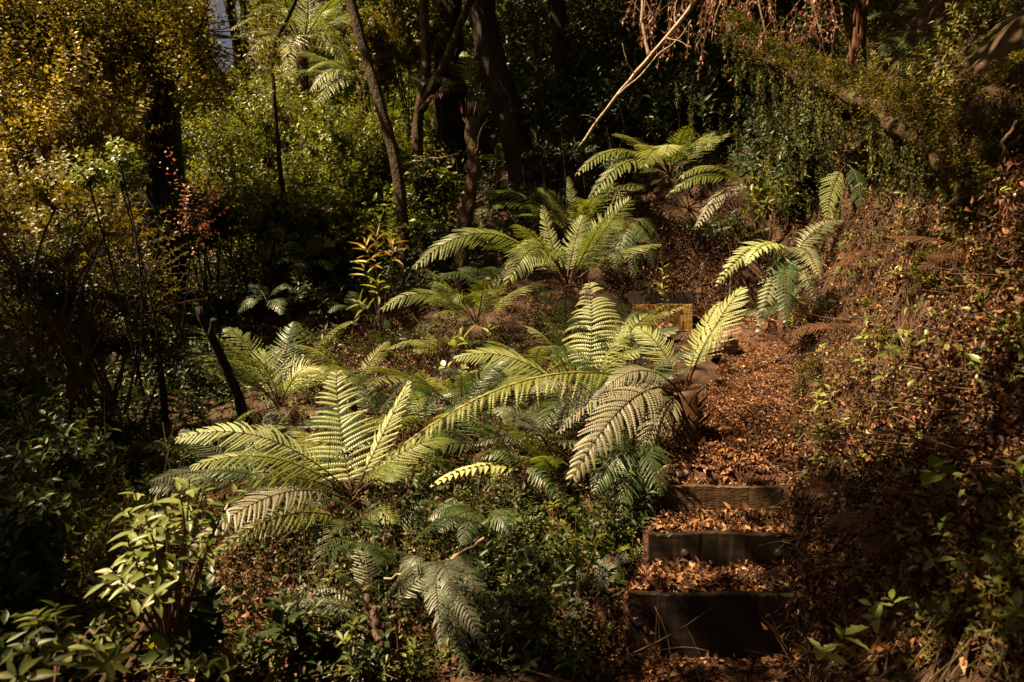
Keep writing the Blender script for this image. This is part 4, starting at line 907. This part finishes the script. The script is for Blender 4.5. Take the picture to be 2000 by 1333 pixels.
shrub('straggly vine of russet and pink leaves below the stout trunk', 375, 395, 5.7, .5, .8, 54, 6, .042, .6, 'leaf_pink', TM3, name='vine', cat='vine', base=(350, 760, 6.0), smat='bark', r0=.005)
shrub('brownish green thicket at the left under the russet vine', 200, 560, 6.8, 1.7, 1.0, 330, 13, .05, .55, 'leaf_olive', TM3, base=(220, 800, 7))
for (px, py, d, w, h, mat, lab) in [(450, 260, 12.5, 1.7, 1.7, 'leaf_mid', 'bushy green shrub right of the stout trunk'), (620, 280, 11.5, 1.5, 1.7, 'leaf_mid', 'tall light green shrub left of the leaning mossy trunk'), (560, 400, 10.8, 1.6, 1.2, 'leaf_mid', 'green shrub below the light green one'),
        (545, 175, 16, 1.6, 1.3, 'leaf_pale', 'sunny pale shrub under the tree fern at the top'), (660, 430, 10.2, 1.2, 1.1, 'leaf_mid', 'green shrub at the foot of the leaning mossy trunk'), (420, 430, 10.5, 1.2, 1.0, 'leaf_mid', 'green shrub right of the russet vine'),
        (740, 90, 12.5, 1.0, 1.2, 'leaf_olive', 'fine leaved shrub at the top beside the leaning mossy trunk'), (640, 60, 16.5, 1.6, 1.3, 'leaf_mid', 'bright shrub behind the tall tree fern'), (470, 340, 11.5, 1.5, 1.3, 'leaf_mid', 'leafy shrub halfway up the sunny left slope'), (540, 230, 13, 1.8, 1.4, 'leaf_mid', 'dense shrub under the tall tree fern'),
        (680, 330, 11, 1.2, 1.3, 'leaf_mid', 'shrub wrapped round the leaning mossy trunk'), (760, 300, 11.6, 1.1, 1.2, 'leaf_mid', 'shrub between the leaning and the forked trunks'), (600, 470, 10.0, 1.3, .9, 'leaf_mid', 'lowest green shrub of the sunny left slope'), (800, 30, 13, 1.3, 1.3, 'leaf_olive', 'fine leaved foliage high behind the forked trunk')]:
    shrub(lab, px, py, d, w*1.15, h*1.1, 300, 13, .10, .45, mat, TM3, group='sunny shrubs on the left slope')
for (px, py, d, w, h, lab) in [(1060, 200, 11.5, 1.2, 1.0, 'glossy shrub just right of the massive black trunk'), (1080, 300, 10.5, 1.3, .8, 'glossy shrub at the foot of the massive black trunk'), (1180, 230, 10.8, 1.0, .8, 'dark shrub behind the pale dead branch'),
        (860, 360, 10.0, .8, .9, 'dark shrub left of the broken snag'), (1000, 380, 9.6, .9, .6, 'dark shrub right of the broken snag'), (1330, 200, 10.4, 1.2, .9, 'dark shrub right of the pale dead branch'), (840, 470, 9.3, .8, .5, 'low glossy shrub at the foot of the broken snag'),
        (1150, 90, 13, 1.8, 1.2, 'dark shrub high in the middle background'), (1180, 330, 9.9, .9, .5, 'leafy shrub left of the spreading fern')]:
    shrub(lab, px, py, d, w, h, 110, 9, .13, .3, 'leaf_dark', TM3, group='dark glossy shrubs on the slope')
shrub('light leaved shrub under the mossy log', 1500, 370, 7.6, .7, .5, 24, 8, .12, .36, 'leaf_mid', TM5)
shrub('dark long leaved shrub below the mossy log on the left', 1420, 430, 8.4, .6, .5, 22, 9, .11, .3, 'leaf_dark', TM3)
for (px, py, d, w, h, lab) in [(1780, 140, 7.2, 1.0, .8, 'long leaved shrub between the two stumps'), (1900, 60, 6.6, 1.1, .7, 'leafy shrub at the top right corner'), (1950, 190, 6.3, .6, .5, 'small leaved shrub left of the golden boulder'), (1560, 60, 9.2, 1.2, .9, 'dark shrub behind the drooping bough')]:
    shrub(lab, px, py, d, w, h, 80, 9, .10, .32, 'leaf_mid', TM3, group='shrubs above the mossy log')
# amber long leaved plant
shrub('plant with long narrow amber leaves in the middle left', 740, 480, 7.6, .4, .3, 0, 9, .27, .13, 'leaf_orange', TM5, name='plant', cat='plant', base=(745, 650, 7.8), reach=.3,
      tips=[(735, 462, 7.6), (770, 470, 7.5), (715, 478, 7.6)])
shrub('lower tier of the amber leaved plant, greener and shaded', 720, 540, 7.7, .4, .25, 0, 8, .25, .13, 'leaf_mid', TM5, name='plant', cat='plant', base=(745, 655, 7.85),
      tips=[(710, 520, 7.7), (735, 550, 7.6), (700, 590, 7.7)])
def seedling(label, base, tips, per, L, asp, mat, tm=TM5, reach=.3, r0=.004):
    return shrub(label, tips[0][0], tips[0][1], tips[0][2], .2, .2, 0, per, L, asp, mat, tm, name='seedling', cat='seedling', base=base, tips=tips, r0=r0, reach=reach)
seedling('slender seedling standing in front of the retaining wall', (1300, 635, 7.4), [(1295, 520, 7.4), (1290, 560, 7.3)], 8, .13, .25, 'leaf_pale', reach=.5)
seedling('seedling with one large round glossy leaf above the dark hollow at the lower right', (1840, 970, 2.4), [(1828, 912, 2.4), (1850, 925, 2.45)], 3, .085, .7, 'leaf_mid')
seedling('seedling with crinkled mottled leaves at the bottom right', (1600, 1320, 2.5), [(1650, 1240, 2.45), (1605, 1275, 2.5)], 6, .12, .36, 'leaf_pale', TMW)
seedling('pale wavy leaved seedling above the crinkled one', (1745, 1240, 2.6), [(1742, 1170, 2.6), (1705, 1205, 2.6)], 4, .09, .4, 'leaf_pale', TMW)
seedling('seedling with smooth oval leaves at the bottom right edge', (1990, 1290, 2.1), [(1985, 1190, 2.1), (1960, 1220, 2.1)], 5, .09, .4, 'leaf_mid')
seedling('strappy seedling at the right edge, level with the round glossy leaf', (2000, 1000, 2.4), [(1985, 905, 2.4), (1940, 940, 2.5)], 4, .09, .35, 'leaf_mid')
seedling('pale round leaved seedling below the silvery drooping fronds', (1120, 900, 5.2), [(1195, 870, 4.9), (1230, 860, 4.9)], 4, .16, .5, 'leaf_mid')
seedling('rounded pale leaves among the dry brush', (900, 760, 6.2), [(885, 665, 6.2), (868, 715, 6.1), (905, 720, 6.1)], 4, .11, .7, 'leaf_pale')
seedling('long leaved seedling rising above the dry brush', (950, 720, 6.6), [(955, 640, 6.6), (900, 655, 6.6)], 5, .2, .2, 'leaf_pale')
for lab, b, t in [('pale upright seedling beside the track, on the moss cushion', (1625, 830, 5.2), [(1620, 760, 5.2), (1600, 770, 5.2)]), ('pale seedling low on the bank below the moss cushion', (1610, 860, 5.0), [(1605, 790, 5), (1590, 800, 5)]),
                  ('white leaved seedling lower on the right bank', (1640, 870, 4.6), [(1645, 825, 4.6)]), ('bright two leaved seedling under the log end', (1840, 430, 4.6), [(1845, 385, 4.6)]),
                  ('pale leaved sprig at the middle of the right bank', (1690, 720, 5.2), [(1695, 670, 5.2), (1680, 690, 5.2)]), ('cream leaved sprig upper right of the coarse fern', (1640, 560, 6.2), [(1635, 530, 6.2), (1660, 540, 6.1)]),
                  ('sprig of olive leaves above the grey fallen limb', (1840, 700, 4.0), [(1810, 660, 4), (1830, 680, 4)]), ('creamy leaf pair on the slope of the right bank', (1900, 850, 3.2), [(1880, 820, 3.2), (1905, 830, 3.2)])]:
    seedling(lab, b, t, 5, .10, .4, 'leaf_pale', TM3)
for lab, b, t in [('young shoots with small light leaves below the green low fern', (655, 1200, 3.9), [(650, 1120, 3.9), (670, 1150, 3.9), (630, 1160, 3.9)]), ('small leafy shoot at the bottom, right of the dead frond', (690, 1290, 3.4), [(690, 1220, 3.4), (670, 1250, 3.4)]),
                  ('cream leaved shoots at the very bottom left of centre', (400, 1360, 2.7), [(400, 1300, 2.7), (440, 1310, 2.7), (370, 1310, 2.7)]), ('green grassy tuft among the litter left of the steps', (1090, 1020, 4.3), [(1110, 980, 4.3), (1080, 985, 4.3)]),
                  ('pale leaf shoot left of the middle step', (1110, 1070, 4.2), [(1100, 1030, 4.2), (1075, 1045, 4.2), (1130, 1050, 4.2)])]:
    seedling(lab, b, t, 6, .085, .36, 'leaf_mid', TM3)

# ------------------------------------------------------------------ stuff: undergrowth, far wood, brush, litter, twigs
def pick(n, x0, x1, y0, y1, dmax=45, rad=.22):
    px = rng.uniform(x0, x1, n); py = rng.uniform(y0, y1, n); d = ray_ground(px, py, 1.8, dmax)
    ok = ~np.isnan(d); px, py, d = px[ok], py[ok], d[ok]
    x = (px-CX)/FPX*d
    fx = np.array(FERNXY); near = np.zeros(len(x), bool)
    for i in range(0, len(x), 4000):
        dd = np.hypot(x[i:i+4000, None]-fx[None, :, 0], d[i:i+4000, None]-fx[None, :, 1]); near[i:i+4000] = dd.min(1) < rad
    return x[~near], d[~near]
LOGXY = np.concatenate([ll[:, :2], ll[:, :2]*.95, ll[:, :2]*.9])
def off_log(x, y, r=.22):
    return np.hypot(x[:, None]-LOGXY[None, :, 0], y[:, None]-LOGXY[None, :, 1]).min(1) > r
def sprigs(mb, x, y, h, per, L, asp, tm, lean=.35, sm=None, rn=.5):
    off = (x < np.interp(y, PD, PL)-.12) | (x > np.interp(y, PD, PR)+.08) | (y > 8.9); x, y = x[off], y[off]
    z = gmicro(x, y); n = len(x); base = np.stack([x, y, z], 1)
    nn = gnormal(x, y); ax = nrm(nn*.5 + np.array([0, -.1, .8]) + rng.normal(0, lean, (n, 3)))
    hh = h*rng.uniform(.4, 1.3, n)
    top = base + ax*hh[:, None]
    a = rng.uniform(0, 6.28, (n, 1)) + np.arange(per)[None]*2.4
    e1 = nrm(np.cross(ax, [.2, .9, .3])); e2 = np.cross(ax, e1)
    d = np.cos(a)[..., None]*e1[:, None] + np.sin(a)[..., None]*e2[:, None] + ax[:, None]*np.linspace(.7, 0, per)[None, :, None] + rng.normal(0, .15, (n, per, 3))
    pos = base[:, None] + ax[:, None]*(hh[:, None]*(1 - .75*np.linspace(0, 1, per)[None]**1.2))[..., None]
    l = (L*rng.uniform(.6, 1.3, (n, per))).ravel()
    nm = (ax[:, None] + rng.normal(0, .3, (n, per, 3)) + np.array([0, -.2, .4])).reshape(-1, 3)
    V, F, k = leaves(pos.reshape(-1, 3), d.reshape(-1, 3), nm, l, l*asp, tm)
    mb.add(V, F, 0, np.repeat(np.clip(np.repeat(rng.normal(rn, .2, n), per) + rng.normal(0, .12, n*per), 0, 1), k))
mb = MB()
x, y = pick(8000, 150, 1700, 200, 620); m = (y > 8.3); sprigs(mb, x[m], y[m], .45, 12, .085, .38, TM1, .5)
x, y = pick(8000, 150, 2050, -60, 300); m = (y > 10); sprigs(mb, x[m], y[m], .9, 16, .15, .4, TM1, .5)
x, y = pick(1500, 0, 700, 450, 900); sprigs(mb, x, y, .5, 12, .085, .42, TM1, .5)
x, y = pick(2600, 450, 1280, 640, 1340, rad=.02); cl = fbm(x, y, 2.2, 71) > -.05; sprigs(mb, x[cl], y[cl], .24, 10, .06, .4, TM1, .6)  # dark leaves chosen here to make the near bank read as shadow
tag(mb.build('undergrowth', [M['leaf_dark']]), 'mass of dark glossy undergrowth covering the shaded slope', 'undergrowth', 'stuff')
mb = MB()
x, y = pick(2600, -50, 720, 850, 1340); sprigs(mb, x, y, .28, 10, .07, .42, TM1, .5)
x, y = pick(4200, 450, 1300, 640, 1340, rad=.0); cl = fbm(x, y, 1.2, 71) > -.12; x, y = x[cl], y[cl]; sprigs(mb, x, y, .13, 10, .032, .45, TM1, .5)
tag(mb.build('ground_cover', [M['leaf_mid']]), 'low leafy ground cover on the near bank', 'ground cover', 'stuff')
mb = MB()
x, y = pick(4600, 1540, 2050, 380, 1330); cl = (fbm(x, y, 1.3, 51) > .17) & off_log(x, y); sprigs(mb, x[cl], y[cl], .11, 9, .026, .5, TM1, .6)
x, y = pick(300, 1550, 2050, 380, 1000); sprigs(mb, x, y, .14, 9, .05, .36, TM1, .6, rn=.7)
x, y = pick(2500, 1500, 2050, 0, 380); cl = off_log(x, y); x, y = x[cl], y[cl]; sprigs(mb, x, y, .3, 10, .06, .36, TM1, .6)
tag(mb.build('bank_plants', [M['leaf_olive']]), 'tiny leaved creeping plants on the right bank', 'ground cover', 'stuff')
mb = MB()
x, y = pick(5200, 1560, 2050, 250, 1300, rad=0); n = len(x)
clump = fbm(x, y, 1.5, 21) > .1; x, y = x[clump], y[clump]
leafcloud(mb, np.stack([x, y, gmicro(x, y)], 1), (.03, .03, .02), 12, .018, .5, TM1, 0, .6, 0)
tag(mb.build('bank_moss', [M['moss']]), 'cushions of moss spread over the right bank', 'moss', 'stuff')
mb = MB()
x, y = pick(230, 1540, 2050, 360, 1300, rad=0); sprigs(mb, x, y, .13, 7, .06, .42, TM3, .5, rn=.5)
x, y = pick(260, 620, 1250, 640, 1330, rad=0); sprigs(mb, x, y, .14, 7, .055, .42, TM3, .5, rn=.4)
tag(mb.build('leafy_sprigs', [M['leaf_lime']]), 'scattered light leaved sprigs sprouting from the banks', 'sprigs', 'stuff')
mb = MB()
px = rng.uniform(340, 860, 2300); py = rng.uniform(110, 480, 2300); d = ray_ground(px, py, 6, 40); ok = ~np.isnan(d)
px, py, d = px[ok], py[ok], np.minimum(d[ok]*rng.uniform(.78, 1, ok.sum()), 19)
ok = d > 9.6; c = np.stack([(px-CX)/FPX*d, d, CAMZ-(py-CY)/FPX*d], 1)[ok]
leafcloud(mb, c, (.2, .2, .12), 20, .11, .48, TM3, 0, .45, .1)
tag(mb.build('slope_foliage', [M['leaf_mid']]), 'layered light green foliage filling the sunny left slope', 'foliage', 'stuff')
# withered brush under the ferns
mb = MB()
x, y = pick(1500, 2000, 3000, 150, 1500, rad=0); cl = fbm(x, y, 1.3, 51) > .05; sprigs(mb, x[cl], y[cl], .13, 9, .04, .45, TM1, .6)
tag(mb.build('edge_plants', [M['leaf_olive']]), 'small leaved creeping plants carrying on over the bank to the right', 'ground cover', 'stuff')
mb = MB()
x, y = pick(3200, -900, 40, 420, 1500, rad=0); sprigs(mb, x, y, .45, 12, .085, .42, TM1, .5)
tag(mb.build('edge_undergrowth', [M['leaf_dark']]), 'dark undergrowth carrying on down the gully to the left', 'undergrowth', 'stuff')
mb = MB()
def brush(n, x0, x1, y0, y1, h):
    x, y = pick(n*2, x0, x1, y0, y1, rad=0); k = 16
    cl = fbm(x, y, .9, 33) > -.08; x, y = x[cl], y[cl]
    c = np.stack([x, y, gmicro(x, y)], 1); n = len(c)
    pos = c[:, None] + np.abs(rng.normal(0, 1, (n, k, 1)))*np.array([0, 0, h]) + rng.normal(0, .07, (n, k, 3))
    d = rng.normal(0, 1, (n*k, 3)); d[:, 2] -= .4; l = rng.uniform(.02, .05, n*k)
    V, F, kk = leaves(pos.reshape(-1, 3), d, rng.normal(0, 1, (n*k, 3)), l, l*.45, leaf_tmpl(1, .5, .3))
    mb.add(V, F, 0, np.repeat(rng.uniform(0, 1, n*k), kk))
    for q in c[::2]:
        e = q + np.array([rng.normal(0, .2), rng.normal(0, .2), abs(rng.normal(0, h*1.6))])
        V, F = tube(bez([q, (q+e)/2 + rng.normal(0, .06, 3), e], 5), np.linspace(.005, .002, 5), 4, cap=False); mb.add(V, F, 1)
brush(900, 700, 1250, 600, 960, .16); brush(320, 560, 1250, 960, 1333, .10); brush(350, 500, 900, 620, 800, .14); brush(500, 2000, 2900, 300, 1500, .06); brush(620, 1560, 2050, 380, 1333, .05); brush(500, 100, 560, 980, 1330, .12); brush(250, 1180, 1420, 460, 640, .1)
tag(mb.build('withered_brush', [M['rust'], M['twig']]), 'tangle of withered brown fern brush under the ferns', 'dry brush', 'stuff')
# leaf litter
def litter(mb, x, y, L, lift=.012, tilt=.45, off=0):
    n = len(x); z = on_surface(x, y) + lift*rng.uniform(.2, 1.6, n) + off
    d = rng.normal(0, 1, (n, 3)); nn = gnormal(x, y) + rng.normal(0, tilt, (n, 3)); d -= (d*nn).sum(1, keepdims=True)*nn/((nn*nn).sum(1, keepdims=True))
    l = L*np.clip(rng.lognormal(-.15, .45, n), .35, 2.0)
    V, F, k = leaves(np.stack([x, y, z], 1), d, nn, l, l*rng.uniform(.3, .6, n), leaf_tmpl(3, .5, .25))
    mb.add(V, F, 0, np.repeat(np.clip(rng.normal(.55, .26, n), 0, 1), k))
mb = MB()
n = 42000; y = rng.uniform(2.2, 8.8, n)*.6 + .4*rng.uniform(2.2, 6.5, n); u = rng.beta(.9, .9, n); l = np.interp(y, PD, PL)-.05; r = np.interp(y, PD, PR)+.1
x = l + (r-l)*u; ok = ~(((y > 3.79) & (y < 3.88)) | ((y > 4.25) & (y < 4.33)) | ((y > 4.75) & (y < 4.83))) & (rng.uniform(0, 1, n) < np.clip(.75 + 1.6*fbm(x, y, 2.2, 40), .25, 1)); litter(mb, x[ok], y[ok], np.where(y[ok] > 5.0, .024, .034))
for (ya, yb, zz, xa, xb) in [(3.89, 4.25, .0, .75, 1.7), (4.33, 4.74, .0, .95, 1.9), (4.84, 5.25, .0, 1.1, 2.1)]:
    n = 2400; x = rng.uniform(xa, xb, n); y = rng.uniform(ya, yb, n); pile = .05*((y-ya)/(yb-ya))
    litter(mb, x, y, .034, .02, .7, pile*rng.uniform(0, 1, n))
tag(mb.build('leaf_litter', [M['litter']]), 'orange brown fallen leaves carpeting the track', 'leaf litter', 'stuff')
mb = MB()
x, y = pick(24000, 1540, 2050, 340, 1340, rad=0); litter(mb, x, y, .036, .05, 1.0)
x, y = pick(14000, 2040, 3200, 250, 1600, rad=0); litter(mb, x, y, .04, .05, 1.0)
x, y = pick(11000, 500, 1320, 640, 1340, rad=0); cl = fbm(x, y, 1.1, 88) > .03; litter(mb, x[cl], y[cl], .036, .03, .8)
x, y = pick(1500, 1250, 1600, 450, 660, rad=0); litter(mb, x, y, .05, .02, .6)
x, y = pick(2500, 0, 560, 900, 1340, rad=0); litter(mb, x, y, .05, .02, .6)
tag(mb.build('bank_litter', [M['litter']]), 'fallen leaves scattered over the banks', 'leaf litter', 'stuff')
# twigs
mb = MB()
def twigs(n, x0, x1, y0, y1, L, lift=.05):
    x, y = pick(n, x0, x1, y0, y1, rad=0)
    for xx, yy_ in zip(x, y):
        big = L > .7
        p = np.array([xx, yy_, float(on_surface(np.array([xx]), np.array([yy_]))[0])]); a = rng.uniform(0, 6.28); l = L*rng.uniform(.4, 1.6)
        e = p + l*np.array([math.cos(a), math.sin(a), 0]); e[2] = float(gmicro(np.array([e[0]]), np.array([e[1]]))[0]) + rng.uniform(0, lift)*2
        mid = (p+e)/2 + rng.normal(0, .12, 3)*l; mid[2] = max(mid[2], (p[2]+e[2])/2) + lift*.5
        r = rng.uniform(.0015, .005)*(2.6 if big else 1)
        V, F = tube(bez([p, mid, e], 6), np.linspace(r, r*.5, 6), 4, cap=False); mb.add(V, F)
twigs(1900, 1540, 2040, 380, 1330, .24); twigs(450, 600, 1300, 850, 1330, .3); twigs(420, 1280, 1580, 640, 960, .22, .015); twigs(350, 0, 600, 560, 1330, .45, .15); twigs(150, 450, 900, 500, 760, .5, .2)
def stalks(n, x0, x1, y0, y1, H):
    x, y = pick(n, x0, x1, y0, y1, rad=0); z = gmicro(x, y)
    for xx, yy_, zz in zip(x, y, z):
        h = H*rng.uniform(.4, 1.3); l = rng.normal(0, .22, 2)*h; r = rng.uniform(.0018, .005)*max(1, yy_/6)
        p = np.array([xx, yy_, zz]); e = p + [l[0], l[1], h]
        V, F = tube(bez([p, (p+e)/2 + rng.normal(0, .08, 3)*h, e], 6), np.linspace(r, r*.4, 6), 4, cap=False); mb.add(V, F)
stalks(160, 550, 1300, 560, 1333, .5); stalks(160, 0, 620, 480, 1300, .9); stalks(40, 1540, 2040, 350, 1100, .25); stalks(140, 300, 1400, 150, 480, 1.3)
tag(mb.build('twigs', [M['twig']]), 'fine dead twigs and rootlets strewn over the banks', 'twigs', 'stuff')
# far wood closing the view above the slope
mb = MB()
n = 9000
px = np.where(rng.uniform(0, 1, n) < .6, rng.uniform(-200, 800, n), rng.uniform(700, 2150, n)); py = rng.uniform(-120, 430, n); d = rng.uniform(19, 34, n)
gap = ((px > 384 + (py)*.22) & (px < 482 + py*.22) & (py < 150)) 
c = np.stack([(px-CX)/FPX*d, d, CAMZ-(py-CY)/FPX*d], 1)
keep = ~gap & (c[:, 2] > gz(c[:, 0], c[:, 1]) - .2)
leafcloud(mb, c[keep], (.35, .5, .3), 26, .2, .5, TM1, 0, .6, .2)
tag(mb.build('distant_wood', [M['leaf_mid']]), 'far leafy wood closing the view above the slope', 'wood', 'stuff')
